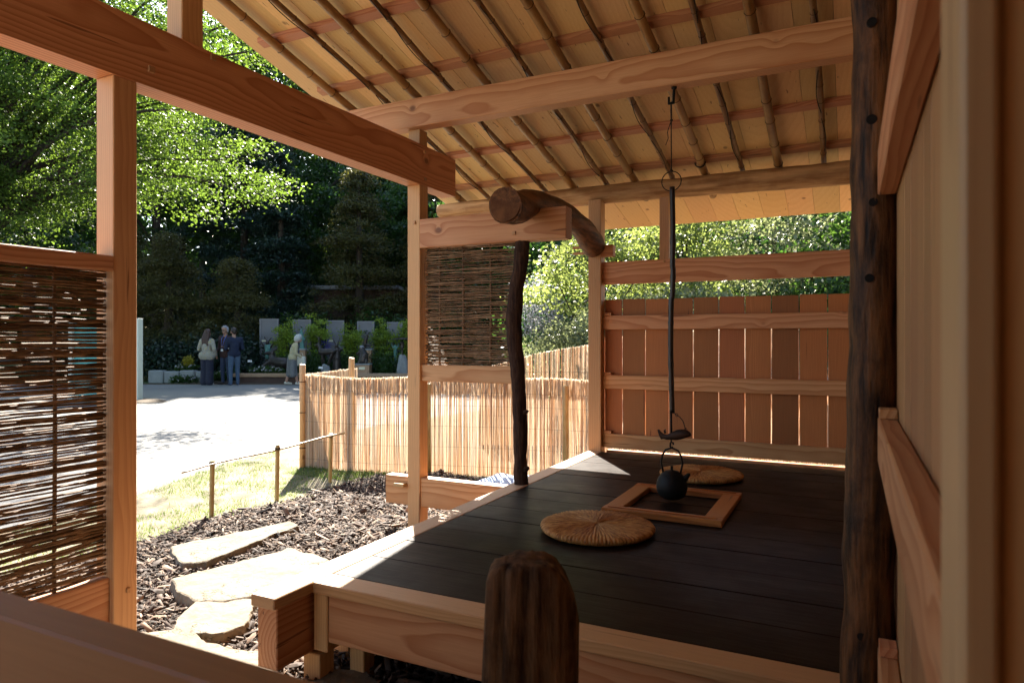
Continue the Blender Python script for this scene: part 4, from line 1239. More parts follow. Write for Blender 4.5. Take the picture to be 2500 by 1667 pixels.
# dark haired man in navy, seen from behind and turned to the left
def b3(pr, hr, s):
    legs(pr, s, 1, 3, .11, .03, 1.05)
    torso(pr, s, 2, .0, 1.08)
    neck(pr, s, 0, 0, .035)
    for sd in (-1, 1):
        sh = (sd * .195 * s, 0, 1.40 * s); el = (sd * .25 * s, .02, 1.12 * s); wr = (sd * .16 * s, .25, 1.13 * s + (.08 if sd > 0 else 0))
        pr.append((sh, el, .066 * s, .06 * s, 2)); pr.append((el, wr, .056 * s, .046 * s, 2))
        hand(pr, wr, (-.3 * sd, .9, .15 if sd < 0 else .45), 0, -sd)
    head(pr, (0, .055, 1.62 * s), (.1, 1, -.1), 0, s)
    c = Vector((0, .035, 1.65 * s))
    hr.append((c + Vector((0, -.015, .02)), c + Vector((0, .03, .045)), .094, .086, 0)); hr.append((c + Vector((0, -.045, -.03)), c + Vector((0, -.04, -.05)), .062, .055, 0))
# white haired woman walking to the right, stooping a little
def b4(pr, hr, s):
    for sd, st in ((-1, -.17), (1, .15)):
        an = (sd * .06, st, .085); pr.append(((sd * .06, st * .5, .5 * s), an, .06, .042, 0))
        pr.append(((an[0], an[1] - .03, .042 + (.02 if st < 0 else 0)), (an[0], an[1] + .15, .035), .042, .033, 3))
    for k in range(5):
        x = (k - 2) * .055
        pr.append(((x * .8, .0, .98 * s), (x * 1.25, -.01, .34 * s), .10 * s, .095 * s, 1))
    pr.append(((-.05, -.06, .9 * s), (-.05, -.10, .34 * s), .09, .08, 1)); pr.append(((.04, .05, .9 * s), (.05, .08, .34 * s), .09, .08, 1))
    torso(pr, s, 2, .10, 1.02)
    pr.append(((-.08, .01, .96 * s), (.08, .01, .96 * s), .14 * s, .14 * s, 2))
    neck(pr, s, 0, .11, .06)
    for sd in (-1, 1):
        sh = (sd * .185 * s, .10, 1.38 * s); el = (sd * .23 * s, .06, 1.10 * s); wr = (sd * .20 * s, .24, .98 * s)
        pr.append((sh, el, .066 * s, .056 * s, 2)); pr.append((el, wr, .054 * s, .046 * s, 2))
        hand(pr, wr, (0, .7, -.6), 0, -sd)
    head(pr, (0, .20, 1.59 * s), (.0, 1, -.12), 0, s)
    c = Vector((0, .185, 1.615 * s))
    hr.append((c + Vector((0, -.02, .0)), c + Vector((0, .015, .04)), .112, .104, 0)); hr.append((c + Vector((0, -.06, -.05)), c + Vector((0, -.03, -.06)), .07, .07, 0))
    hr.append((c + Vector((0, .06, .06)), c + Vector((0, .07, .05)), .06, .05, 0))
AWAY = math.degrees(TH)
p1 = person(site(-9.72, 21.75), AWAY - 12, 1.76, 'woman with long brown hair in a pale patterned blouse and dark wide trousers, back turned', dict(mats=[SKIN, NAVYT, BLOUSE, SHOEW], build=b1, hair=BROWNH))
p2 = person(site(-9.22, 22.0), AWAY + 160, 1.86, 'tall grey haired man in glasses, dark maroon jacket and blue lanyard, facing the camera', dict(mats=[SKIN, DKDENIM, MAROON, SHOED, EYES], build=b2, hair=GREYH))
p3 = person(site(-8.83, 21.7), AWAY + 38, 1.81, 'dark haired man in navy pullover and blue jeans holding white papers', dict(mats=[SKIN, DENIM, NAVY, SHOEB], build=b3, hair=DARKH))
p4 = person(site(-7.02, 21.8), AWAY - 62, 1.60, 'white haired woman in cream jacket and grey skirt walking to the right with a bag', dict(mats=[SKIN, TWEED, CREAM, SHOEW], build=b4, hair=WHITEH))
def child(name, root, b, m):
    """b built in the root's own frame"""
    bmesh.ops.recalc_face_normals(b.bm, faces=b.bm.faces[:])
    me = bpy.data.meshes.new(name); b.bm.to_mesh(me); b.bm.free()
    o = bpy.data.objects.new(name, me); COL.objects.link(o); o.parent = root; me.materials.append(m)
    return o
b = MB(); s = 1.86 / 1.75
b.tube([(-.07, .03, 1.49 * s), (-.06, .13, 1.36 * s), (-.02, .165, 1.15 * s), (0, .17, 1.07 * s)], .008, 5); b.tube([(.07, .03, 1.49 * s), (.06, .13, 1.36 * s), (.02, .165, 1.15 * s), (0, .17, 1.07 * s)], .008, 5)
child('lanyard', p2, b, LANY)
b = MB(); b.box((-.045, .168, 1.0 * s), (.045, .174, 1.07 * s)); child('badge', p2, b, PAPER)
b = MB()
for sd in (-1, 1): b.tube([(-.016 + sd * .035 + .024 * math.cos(a), .153, 1.634 * s + .018 * math.sin(a)) for a in [2 * PI * k / 12 for k in range(13)]], .004, 4)
child('glasses', p2, b, EYES)
bag = MB(); bag.box((-.16, .04, -.0), (.16, .16, .30), .03); bag.tube([(-.08, .1, .29), (-.06, .1, .40), (.06, .1, .40), (.08, .1, .29)], .008, 5)
bo = child('shoulder_bag', None, bag, BAGM); q = site(-6.78, 21.72); bo.location = (q.x, q.y, .60); bo.rotation_euler = (0, 0, TH - R(20)); tag(bo, 'pale handbag hanging at the side of the white haired woman', 'bag')
pap = MB(); pap.box((-.11, -.15, 0), (.11, .15, .012), .002)
po = child('papers', None, pap, PAPER); q = site(-9.06, 21.85); po.location = (q.x, q.y, 1.19); po.rotation_euler = (R(22), R(8), TH + R(30)); tag(po, 'white papers held by the man in navy', 'papers')

# ------------------------------------------------------------------ sculpture border
sbox(MB(), -30, 6, 22.02, 22.30, -.011, .012).build('soil_strip', SOIL, None)['kind'] = 'structure'
SE = empty('timber_edging', site(-6.5, 22.4), 'long low timber bench edging in front of the planted border', 'edging')
sbox(MB(), -9.15, 3.0, 22.34, 22.62, .215, .325, .006).build('plank', OAK_X, SE)
sbox(MB(), -9.05, 3.0, 22.46, 22.60, -.01, .214).build('riser', SHED, SE)
TR = empty('stone_edging', site(-10.8, 22.5), 'rough low stone edging of the flower bed at the left', 'edging')
for i in range(4):
    b = MB(); r0 = -12.0 + .52 * i
    sbox(b, r0, r0 + .49, 22.5, 22.8, -.01, .42 - .03 * (i % 2), .03); b.build('stone_block', ROCK, TR)
bd0 = site(-12, 22.62); bd1 = site(6, 22.62); bd2 = site(6, 26.5); bd3 = site(-12, 26.5)
sheet('planting_bed', [(p.x, p.y) for p in (bd0, bd1, bd2, bd3)], .02, SOIL)
for i, k in enumerate(((634, 680), (715, 759), (797, 840), (872, 914), (945, 983))):
    a = 25.0
    r0, r1 = (k[0] - 1250) / 1666.7 * a, (k[1] - 1250) / 1666.7 * a
    top = 2.20 - .03 * i
    names = ['leftmost grey panel behind the big dark hare sculpture', 'grey panel behind the white haired woman and the green figure', 'grey panel behind the antelope sculpture', 'grey panel behind the leaping figure on its wooden plinth', 'grey panel half hidden by the right hand maple, beside the pavilion post']
    P = empty('grey_screen', site((r0 + r1) / 2, a), names[i], 'panel', 'grey upright panels behind the sculptures')
    sbox(MB(), r0, r1, a, a + .05, 0, top, .003).build('panel', GREYP, P)
    b = MB(); w = .055
    sbox(b, r0, r0 + w, a - .022, a - .001, 0, top); sbox(b, r1 - w, r1, a - .022, a - .001, 0, top); sbox(b, r0 + w, r1 - w, a - .022, a - .001, top - w, top)
    b.build('frame', GREYF, P)
    if i in (0, 2, 3):
        sbox(MB(), r0 + .08, r0 + .24, a - .012, a - .002, 1.36, 1.42).build('name_card', CARD, P)

def statue(label, cat, loc, prims, m, vox=.016, rz=0, mats=None):
    me = figure_mesh(prims, vox, 3); set_mats(me, mats or [m])
    o = bpy.data.objects.new('statue', me); COL.objects.link(o); o.location = loc; o.rotation_euler = (0, 0, TH + rz)
    tag(o, label, cat); return o
def plinth(label, r, a, w, d, h, m, card=False, rock=False):
    c = site(r, a)
    if rock:
        b = MB(); bmesh.ops.create_icosphere(b.bm, subdivisions=3, radius=1)
        for v in b.bm.verts:
            n_ = noise.noise(v.co * 1.7 + Vector((r, a, 0))) * .25
            q = Vector((max(-.8, min(.8, v.co.x)), max(-.8, min(.8, v.co.y)), max(-.8, min(.8, v.co.z)))) * (1.2 + n_)
            t = (q.z + 1) / 2
            v.co = Vector((q.x * w / 2 * (1.15 - .35 * t), q.y * d / 2, (q.z * .5 + .45) * h))
        for v in b.bm.verts: v.co = Matrix.Rotation(TH, 3, 'Z') @ v.co + Vector((c.x, c.y, 0))
        o = b.build('plinth', m, None, (c.x, c.y, 0))
        tag(o, label, 'plinth')
    else:
        o = empty('plinth', c, label, 'plinth')
        sbox(MB(), r - w / 2, r + w / 2, a - d / 2, a + d / 2, 0, h - .05, .005).build('block', m, o)
        sbox(MB(), r - w / 2 - .02, r + w / 2 + .02, a - d / 2 - .02, a + d / 2 + .02, h - .049, h, .004).build('top_slab', ROCK, o)
        if card: sbox(MB(), r - .10, r + .10, a - d / 2 - .03, a - d / 2 - .022, h - .20, h - .11).build('name_card', CARD, o)
    return o
px = lambda x, a: (x - 1250) / 1666.7 * a
zz = lambda y, a: 1.45 + (828 - y) / 1666.7 * a
# a: dark hare crouched over a pale trough
A = 23.3
plinth('long pale stone trough with a card under the crouching hare', px(652, A), A, .92, .45, .42, PLINTHW, True)
statue('dark bronze hare crouching on the pale trough, head turned left', 'sculpture', site(px(665, A), A, .41), [
    ((-.35, 0, .10), (.0, 0, .30), .06, .13, 0), ((0, 0, .28), (.38, 0, .22), .16, .20, 0), ((.38, 0, .2), (.55, 0, .08), .17, .10, 0), ((.0, 0, .3), (-.02, 0, .52), .12, .09, 0), ((-.02, 0, .56), (-.2, -.02, .56), .095, .055, 0),
    ((-.0, .03, .6), (.12, .05, .74), .035, .03, 0), ((.0, -.03, .6), (.16, -.05, .70), .035, .03, 0), ((.5, 0, .25), (.66, 0, .3), .03, .02, 0), ((.1, -.08, .15), (-.15, -.1, .02), .06, .04, 0)], BRONZE)
statue('small upright bronze figure with pale chest beside the crouching hare', 'sculpture', site(px(645, A), A + .35, .40), [
    ((-.05, 0, 0), (-.05, 0, .45), .035, .04, 0), ((.05, 0, 0), (.05, 0, .45), .035, .04, 0), ((0, 0, .45), (0, 0, .8), .09, .10, 1), ((0, 0, .84), (0, -.05, .94), .05, .07, 0), ((-.03, 0, .98), (-.12, 0, 1.12), .022, .02, 0), ((.03, 0, .98), (.12, 0, 1.10), .022, .02, 0), ((-.09, 0, .75), (-.22, -.05, .95), .035, .025, 0), ((.09, 0, .75), (.2, -.05, .9), .035, .025, 0)], BRONZE, .016, 0, [BRONZE, VERDI])
# b: slim green figure on wooden plinth
A = 23.9
plinth('tall wooden plinth carrying the slim green figure', px(740, A), A, .20, .20, zz(851, A), PLINTHW)
statue('slim verdigris figure with one arm stretched out on a tall wooden plinth', 'sculpture', site(px(737, A), A, zz(851, A) - .01), [
    ((-.03, 0, 0), (-.02, 0, .25), .05, .045, 0), ((.04, 0, 0), (.02, 0, .25), .05, .045, 0), ((0, 0, .25), (-.02, 0, .5), .06, .075, 0), ((-.02, 0, .55), (-.02, 0, .62), .035, .05, 0), ((-.05, 0, .48), (-.28, 0, .5), .03, .018, 0), ((.03, 0, .47), (.1, 0, .3), .028, .02, 0), ((-.02, 0, .66), (.03, 0, .74), .018, .012, 0)], VERDI, .014)
# c: antelope on a grey block
A = 23.3
plinth('grey rough stone block under the antelope sculpture', px(795, A), A, .34, .34, zz(887, A), ROCK, False, True)
statue('dark bronze antelope with curved horns standing on a grey stone block', 'sculpture', site(px(797, A), A, zz(887, A) - .02), [
    ((-.16, 0, .40), (.20, 0, .42), .12, .11, 0), ((.2, 0, .42), (.28, 0, .46), .10, .06, 0), ((-.18, 0, .44), (-.27, 0, .66), .085, .055, 0), ((-.27, 0, .68), (-.37, 0, .62), .055, .03, 0),
    ((-.14, -.05, .3), (-.13, -.05, .0), .045, .022, 0), ((-.10, .05, .3), (-.10, .05, .0), .045, .022, 0), ((.18, -.05, .3), (.06, -.05, 0), .05, .022, 0), ((.2, .05, .3), (.1, .05, 0), .05, .022, 0),
    ((-.25, .02, .72), (-.29, .03, .90), .02, .018, 0), ((-.29, .03, .90), (-.42, .05, .98), .018, .010, 0), ((-.25, -.02, .72), (-.24, -.03, .90), .02, .018, 0), ((-.24, -.03, .90), (-.14, -.05, .92), .018, .010, 0), ((.36, 0, .46), (.46, 0, .56), .02, .012, 0)], BRONZE)
# d: standing hare headed figure in a long coat
A = 23.6
statue('tall dark bronze figure in a long coat with two upright ears', 'sculpture', site(px(822, A), A, .05), [
    ((0, 0, .02), (0, 0, .75), .17, .13, 0), ((0, 0, .75), (0, 0, 1.05), .14, .10, 0), ((0, 0, 1.12), (0, -.05, 1.17), .075, .06, 0), ((-.03, 0, 1.2), (-.13, 0, 1.42), .022, .016, 0), ((.03, 0, 1.2), (.10, 0, 1.42), .022, .016, 0), ((-.12, 0, 1.0), (-.2, -.08, .8), .05, .035, 0), ((.12, 0, 1.0), (.22, -.08, 1.05), .05, .03, 0)], BRONZE)
# e: hunched animal with pale face on wooden box plinth
A = 23.2
plinth('wide boxed plinth with a stone top and small card under the hunched animal', px(887, A), A, .48, .4, zz(887, A), PLINTHW, True)
statue('dark hunched bronze animal with a pale face sitting on the wide boxed plinth', 'sculpture', site(px(888, A), A, zz(887, A) - .01), [
    ((-.02, 0, .10), (.0, 0, .28), .17, .16, 0), ((0, 0, .28), (-.05, 0, .5), .15, .09, 0), ((-.06, 0, .55), (-.08, -.03, .57), .075, .06, 1), ((-.12, -.05, .42), (-.22, -.05, .32), .045, .03, 0), ((-.1, -.08, .1), (-.16, -.1, .02), .06, .045, 0), ((.1, -.08, .1), (.10, -.1, .02), .06, .045, 0)], BRONZE, .016, 0, [BRONZE, ROCK])
# f: leaping figure on wooden plinth
A = 24.0
plinth('narrow wooden plinth carrying the leaping dark figure', px(900, A), A, .22, .22, zz(851, A), PLINTHW)
statue('dark bronze long eared figure leaping with one leg kicked out to the right', 'sculpture', site(px(893, A), A, zz(851, A) - .02), [
    ((.0, 0, 0), (-.03, 0, .16), .022, .03, 0), ((-.03, 0, .16), (0, 0, .36), .06, .075, 0), ((.02, 0, .16), (.18, 0, .12), .045, .028, 0), ((.18, 0, .12), (.28, 0, .18), .028, .02, 0), ((0, 0, .38), (.04, 0, .46), .05, .05, 0), ((.04, 0, .48), (-.06, 0, .68), .018, .014, 0), ((.05, 0, .48), (.15, 0, .60), .018, .014, 0), ((0, 0, .42), (-.16, 0, .50), .022, .012, 0)], BRONZE, .014)
# g: small creature under a broad dark parasol on a tall rock
A = 23.2
plinth('tall pointed grey green rock carrying the parasol sculpture', px(983, A), A, .36, .34, zz(862, A), ROCK, False, True)
statue('bronze creature under a broad flat dark parasol on a tall rock', 'sculpture', site(px(982, A), A, zz(864, A) - .04), [
    ((0, 0, 0), (.0, 0, .26), .03, .04, 0), ((0, 0, .26), (0, 0, .38), .06, .06, 0), ((.0, 0, .42), (-.03, -.03, .42), .07, .05, 0), ((0, 0, .4), (0, 0, .56), .015, .015, 0)] + [((.0, 0, .57), (.40 * math.cos(a), .40 * math.sin(a), .53), .035, .014, 0) for a in [2 * PI * k / 22 for k in range(22)]] + [((.2 * math.cos(a), .2 * math.sin(a), .555), (.3 * math.cos(a + .4), .3 * math.sin(a + .4), .545), .024, .02, 0) for a in [2 * PI * k / 16 for k in range(16)]], BRONZE, .014)
statue('small verdigris figure with raised arms in front of the last grey panel', 'sculpture', site(px(965, 24.2), 24.2, .75), [
    ((0, 0, -.7), (0, 0, .1), .05, .045, 0), ((0, 0, .1), (0, 0, .35), .06, .07, 0), ((0, 0, .43), (0, 0, .46), .05, .05, 0), ((-.05, 0, .35), (-.14, 0, .55), .025, .018, 0), ((.05, 0, .35), (.13, 0, .53), .025, .018, 0)], VERDI)
for x, y, lab in ((610, 881, 'small white name card on a stake left of the trough'), (783, 897, 'small white name card on a stake before the antelope block')):
    A = 22.9; r = px(x, A); z = zz(y, A); c = empty('name_card', site(r, A), lab, 'card')
    sbox(MB(), r - .07, r + .07, A - .01, A, z - .04, z + .03).build('card', PAPER, c)
    sbox(MB(), r - .008, r + .008, A + .002, A + .012, 0, z - .01).build('stake', IRON, c)
# shed behind the trees
SHB = empty('garden_shed', site(-7.5, 30.5), 'dark brown garden building with a pale roof edge half hidden in the trees', 'shed')
sbox(MB(), -8.7, -5.2, 30, 33, 0, 3.6, .01).build('wall', SHED, SHB)
b = MB(); sbox(b, -9.0, -4.9, 29.6, 33.4, 3.61, 3.78, .02); b.build('roof', SHEDROOF, SHB)

# ------------------------------------------------------------------ vegetation
def leaf_cloud(cent, spread, per, size, flatness, asp=.55, seed=0, droop=0.0):
    """leaf-sized quads around the given clump centres"""
    rg = np.random.default_rng(seed)
    cent = np.asarray(cent, float); n = len(cent) * per
    c = np.repeat(cent, per, 0)
    spread = np.asarray(spread, float)
    off = rg.normal(0, 1, (n, 3)) * spread
    if droop: off[:, 2] -= droop * (off[:, 0] ** 2 + off[:, 1] ** 2)
    p = c + off
    nr = rg.normal(0, 1, (n, 3)); nr /= np.linalg.norm(nr, axis=1)[:, None]
    nr = nr * (1 - flatness) + np.array([0, 0, 1.0]) * flatness
    nr /= np.linalg.norm(nr, axis=1)[:, None]
    t = rg.normal(0, 1, (n, 3)); t -= nr * (t * nr).sum(1)[:, None]; t /= np.linalg.norm(t, axis=1)[:, None]
    s = np.cross(nr, t)
    L = size * rg.uniform(.55, 1.3, n)[:, None] / 2
    V = np.stack([p - t * L, p + s * L * asp + t * L * .1, p + t * L, p - s * L * asp + t * L * .1], 1).reshape(-1, 3)
    return V, np.arange(n * 4).reshape(-1, 4)

def crown_points(ells, n, seed, shell=.55, zflat=1.0):
    rg = np.random.default_rng(seed); out = []
    vol = np.array([e[1][0] * e[1][1] * e[1][2] for e in ells]) ** .67; vol /= vol.sum()
    for (c, r), f in zip(ells, vol):
        k = max(3, int(n * f)); d = rg.normal(0, 1, (k, 3)); d /= np.linalg.norm(d, axis=1)[:, None]
        rad = rg.uniform(0, 1, k) ** (1 / 3); rad = shell + (1 - shell) * rad
        lump = 1 + .18 * np.sin(d[:, 0] * 5 + seed) * np.sin(d[:, 2] * 4 + 2 * seed) + .12 * np.sin(d[:, 1] * 9 + seed)
        out.append(np.array(c) + d * np.array(r) * (rad * lump)[:, None])
    return np.concatenate(out)

def plant(name, label, cat, base, ells, n, per, spread, size, flat_, m, seed, trunk=None, group=None, asp=.55, droop=0., shell=.55, limbs=9, tm=None, limb_r=.05):
    """ells are (offset from base, radii)"""
    root = empty(name, base, label, cat, group)
    ab = [((base[0] + c[0], base[1] + c[1], base[2] + c[2]), r) for c, r in ells]
    pts = crown_points(ab, n, seed, shell)
    pts = pts[pts[:, 2] > base[2] + .03]
    V, F = leaf_cloud(pts, spread, per, size, flat_, asp, seed + 1, droop)
    V[:, 2] = np.maximum(V[:, 2], .01)
    o = Vector(base)
    link('crown' if trunk else 'foliage', mesh_np('crown', V - np.array(base), F), m, root, base)
    if trunk:
        h, r0, lean = trunk
        b = MB(); pl = []
        for k in range(9):
            t = k / 8; pl.append((base[0] + lean[0] * t + .05 * math.sin(seed + 4 * t) * h * .12, base[1] + lean[1] * t, base[2] - .1 + h * t))
        b.tube(pl, [r0 * (1.25 if k == 0 else 1) * (1 - .75 * k / 8) for k in range(9)], 10)
        rg = random.Random(seed)
        far = pts[np.random.default_rng(seed).integers(0, len(pts), limbs)]
        for q in far:
            k = rg.randint(3, 7); a = Vector(pl[k]); e = Vector(q); md = a.lerp(e, .5) + Vector((0, 0, .06 * (e - a).length))
            b.tube([a, a.lerp(md, .5) + Vector((0, 0, .02 * (e - a).length)), md, md.lerp(e, .5), e], [limb_r, limb_r * .8, limb_r * .6, limb_r * .4, limb_r * .15], 6)
        b.build('trunk', tm or TRUNK, root)
    return root

# big maple at the upper left: layered sprays of fresh leaves
def maple():
    base = site(-13.5, 16.5)
    root = empty('maple_tree', base, 'spreading maple with layered fresh green leaves at the upper left', 'tree')
    rg = np.random.default_rng(21); sp = []
    trunk_top = Vector(base) + Vector((0, 0, 4.5))
    b = MB()
    b.tube([Vector(base) + Vector((.06 * math.sin(k), 0, -.1 + 4.6 * k / 8)) for k in range(9)], [.34 * (1 - .45 * k / 8) for k in range(9)], 12)
    ends = []
    for k in range(34):
        a = rg.uniform(-.6, 6.0)
        rr = rg.uniform(2.5, 7.4); z = 9.0 + rg.uniform(-4.2, 4.6) - .25 * max(0, rr - 4)
        e = Vector((base.x, base.y, 0)) + Vector((math.cos(a) * rr, math.sin(a) * rr, max(z, 4.2)))
        ends.append(e)
    # boughs reaching out towards the right of the path, over the road
    for r_, a_, z_ in ((-6.2, 16.2, 5.7), (-6.6, 15.2, 6.6), (-6.9, 16.8, 7.4), (-7.6, 15.8, 5.2), (-8.6, 15.4, 5.0), (-9.6, 16, 4.9), (-8.0, 16.4, 8.3), (-10.6, 15.4, 4.6), (-11.8, 15.2, 4.3), (-13, 14.8, 4.1), (-7.4, 15.6, 6.2), (-9, 15, 6.4), (-10.4, 15, 7.4), (-12, 15, 5.6), (-14, 15, 5.0), (-15.5, 15.2, 4.6), (-12.5, 15.5, 9.5), (-9.3, 16.2, 9.6), (-11, 16, 8.6), (-8.2, 16, 10.4), (-10, 16, 11), (-7.4, 16, 9), (-11.5, 16, 10.5), (-9, 15.6, 8.2), (-10, 15.4, 9.4), (-12, 15.4, 7.2), (-13.4, 15.4, 8.2), (-8.4, 16.4, 7.2), (-6.0, 16.4, 4.9), (-6.6, 15.8, 5.6), (-5.6, 16, 9.2), (-6.4, 16.2, 9.8), (-5.0, 16, 8.4), (-7.4, 16.4, 10.6), (-12, 17, 12.5), (-14, 17, 13.5), (-16, 17, 12), (-10.5, 17.5, 12.8), (-13, 18, 14.5), (-15, 18.5, 15), (-11, 18.5, 14.2), (-17.5, 17, 13), (-18, 18, 11), (-16.5, 16, 9.5), (-9.6, 17.6, 11.6), (-14.5, 16.6, 11), (-17, 15.6, 7.5)):  # highest left boughs, out of view, added to shade the crown below
        ends.append(site(r_, a_, z_))
    for e in ends:
        a = trunk_top + Vector((0, 0, random.uniform(-1.8, .3))); L = (e - a).length
        md = a.lerp(e, .5) + Vector((0, 0, .12 * L))
        b.tube([a, a.lerp(md, .55) + Vector((0, 0, .03 * L)), md, md.lerp(e, .5) + Vector((0, 0, .02 * L)), e], [.10, .075, .05, .03, .012], 7)
        for j in range(15):
            t = .35 + .65 * rg.uniform(0, 1) ** .7
            q = (md.lerp(e, (t - .5) * 2) if t > .5 else a.lerp(md, t * 2))
            d = Vector(rg.normal(0, 1, 3)) * .75; d.z *= .28
            sp.append(q + d)
    b.build('trunk', TRUNK, root)
    V, F = leaf_cloud([tuple(p) for p in sp], (.36, .36, .07), 165, .078, .5, .62, 5, .20)
    link('crown', mesh_np('crown', V - np.array(base), F), L_MAPLE, root, base)
maple()

TG = 'dark trees beyond the planted border'
def bgtree(r, a, h, w, m, label, seed, n=260, per=70, size=.30, z0=.25, kind='broadleaf_tree', trunk_r=.25):
    ells = [((0, 0, h * (z0 + (1 - z0) * .5)), (w, w, h * (1 - z0) * .52))]
    rg = random.Random(seed)
    for k in range(5):
        an = rg.uniform(0, 2 * PI); ells.append(((w * .6 * math.cos(an), w * .6 * math.sin(an), h * rg.uniform(z0 + .08, .85)), (w * .55, w * .55, h * .16)))
    return plant(kind, label, 'tree', site(r, a), ells, int(n * .85), int(per * 1.9), (.32, .32, .14), size * .58, .35, m, seed, (h * .9, trunk_r, (.2, .1)), TG, .55, .05, .35, 10, None, .08)
def conifer(r, a, h, w, m, label, seed, n=420, per=70, size=.24, kind='conifer', z0=.03):
    base = site(r, a); root = empty(kind, base, label, 'tree', TG)
    rg = np.random.default_rng(seed); pts = []
    lob = rg.uniform(0, 6.28, 4)
    for k in range(int(n * .72)):
        t = rg.uniform(z0, 1) ** 1.1; z = h * t; an = rg.uniform(0, 2 * PI)
        lobes = 1 + .22 * math.sin(3 * an + lob[0] + z * .9) + .16 * math.sin(7 * an + lob[1] - z * 1.7)
        rr = w * (1 - t) ** .75 * (rg.uniform(.12, 1) ** .45) * lobes + .1
        pts.append((base.x + rr * math.cos(an), base.y + rr * math.sin(an), max(z - .22 * rr + .25 * math.sin(z * 5), .1)))
    V, F = leaf_cloud(pts, (.24, .24, .085), int(per * 1.9), size * .62, .45, .34, seed, .5); V[:, 2] = np.maximum(V[:, 2], .02)
    link('crown', mesh_np('crown', V - np.array(base), F), m, root, base)
    b = MB(); b.tube([base + Vector((0, 0, -.1)), base + Vector((.05, 0, h * .5)), base + Vector((0, 0, h * .97))], [.24, .15, .03], 9)
    for k in range(16):
        p = Vector(pts[k * 7]); a0 = base + Vector((0, 0, p.z + .3)); b.tube([a0, a0.lerp(p, .5), p], [.05, .03, .01], 5)
    b.build('trunk', TRUNK, root)
conifer(-12.2, 31, 13.2, 3.4, L_CONIF, 'tall blue green conifer with dark drooping boughs behind the three standing people', 301, 620, 80, .28)
conifer(-9.9, 29.2, 9.5, 1.9, L_CONIF, 'slim dark conifer with a bare trunk right of the tall blue green conifer', 302, 330, 60, .26, 'conifer', .3)
bgtree(-8.0, 33, 12.3, 3.3, L_DARK, 'broad dark green tree above the garden building', 303, 330)
bgtree(-4.6, 32, 12, 3.2, L_DARK, 'dense green tree just left of the pavilion post', 304, 330)
conifer(-6.2, 27.6, 8.2, 2.2, L_GOLD, 'dark yew with feathery boughs behind the grey panels', 305, 460, 80, .20, 'yew_tree')
conifer(-3.2, 28, 7.6, 2.4, L_GOLD, 'dark spreading yew behind the pavilion post', 306, 460, 80, .20, 'yew_tree')
conifer(-12.9, 25.6, 5.2, 2.4, L_GOLD, 'yew with golden tips standing behind the three people', 307, 560, 90, .16, 'yew_tree')
conifer(-10.4, 25.8, 4.2, 2.0, L_GOLD, 'lower yew with golden tips left of the grey panels', 308, 460, 90, .16, 'yew_tree')
conifer(-15.0, 27, 5.5, 2.2, L_GOLD, 'shadowed yew at the left end of the border', 309, 420, 80, .18, 'yew_tree')
bgtree(-16.2, 31, 17, 3.4, L_DARK, 'dark leafy tree with a forked trunk at the left of the wood', 310, 300, 70, .30, .35)
bgtree(-20.5, 29, 17.5, 3.8, L_DARK, 'leafy dark tree seen through the left hand opening', 311, 330)
bgtree(-25, 28, 17, 4.0, L_DARK, 'leafy dark tree at the far left behind the wattle screen', 312, 300)
bgtree(-12.5, 38, 16, 4.2, L_MID, 'lighter green tree deep in the wood behind the blue green conifer', 313, 260, 60, .36)
bgtree(-18.5, 38, 20, 4.2, L_MID, 'lighter green tree deep in the wood behind the forked trunk', 314, 260, 60, .36)
bgtree(-5.5, 39, 15, 4.4, L_MID, 'lighter green tree deep in the wood behind the garden building', 315, 260, 60, .36)
bgtree(1.0, 36, 13, 4.2, L_DARK, 'dark tree behind the small wattle screen', 316, 280)
bgtree(.2, 26, 8.5, 2.6, L_DARK, 'dark rounded tree behind the branch post', 317, 300)
bgtree(3.2, 21, 7.2, 2.6, L_DARK, 'dark green tree on the bank right of the branch post', 318, 300, 70, .26, .1)
bgtree(7.5, 24, 9.5, 3.4, L_DARK, 'dark tree high behind the board wall', 319, 300)
bgtree(13.5, 23, 10, 3.8, L_DARK, 'dark tree at the right end behind the board wall', 320, 300)
bgtree(-21, 46, 25, 4.6, L_MID, 'very tall green tree far behind at the left of the wood', 321, 330, 70, .42)
bgtree(-14.6, 45, 23, 4.4, L_MAPLE, 'very tall fresh green tree far behind, topping the blue green conifer', 322, 330, 70, .42)
bgtree(-9.2, 46, 22, 4.4, L_MID, 'very tall green tree far behind the garden building', 323, 330, 70, .42)
bgtree(-3.2, 46, 20, 4.4, L_DARK, 'very tall dark tree far behind, right of the garden building', 324, 300, 70, .42)
def distant_wood():
    rg = np.random.default_rng(77); n = 6000
    r = rg.uniform(-75, 55, n); z = 26 * rg.uniform(0, 1, n) ** .9; z[:2400] = rg.uniform(0, 8, 2400); a = 52 + rg.uniform(-2.5, 2.5, n) + 2.5 * np.sin(r * .45) - .10 * z
    top = 22 + 3 * np.sin(r * .33) + 2 * np.sin(r * .9 + 1)
    k = z < top; r, z, a = r[k], z[k], a[k]
    P = np.stack([-SN * a + CS * r, CS * a + SN * r, z], 1)
    V, F = leaf_cloud(P, (.85, .85, .5), 62, .55, .3, .6, 78, .04)
    V[:, 2] = np.maximum(V[:, 2], .01)
    o = link('distant_wood', mesh_np('distant_wood', V, F), L_DARK)
    tag(o, 'continuous dark green wood closing the view far behind all the trees', 'wood', None, 'stuff')
distant_wood()
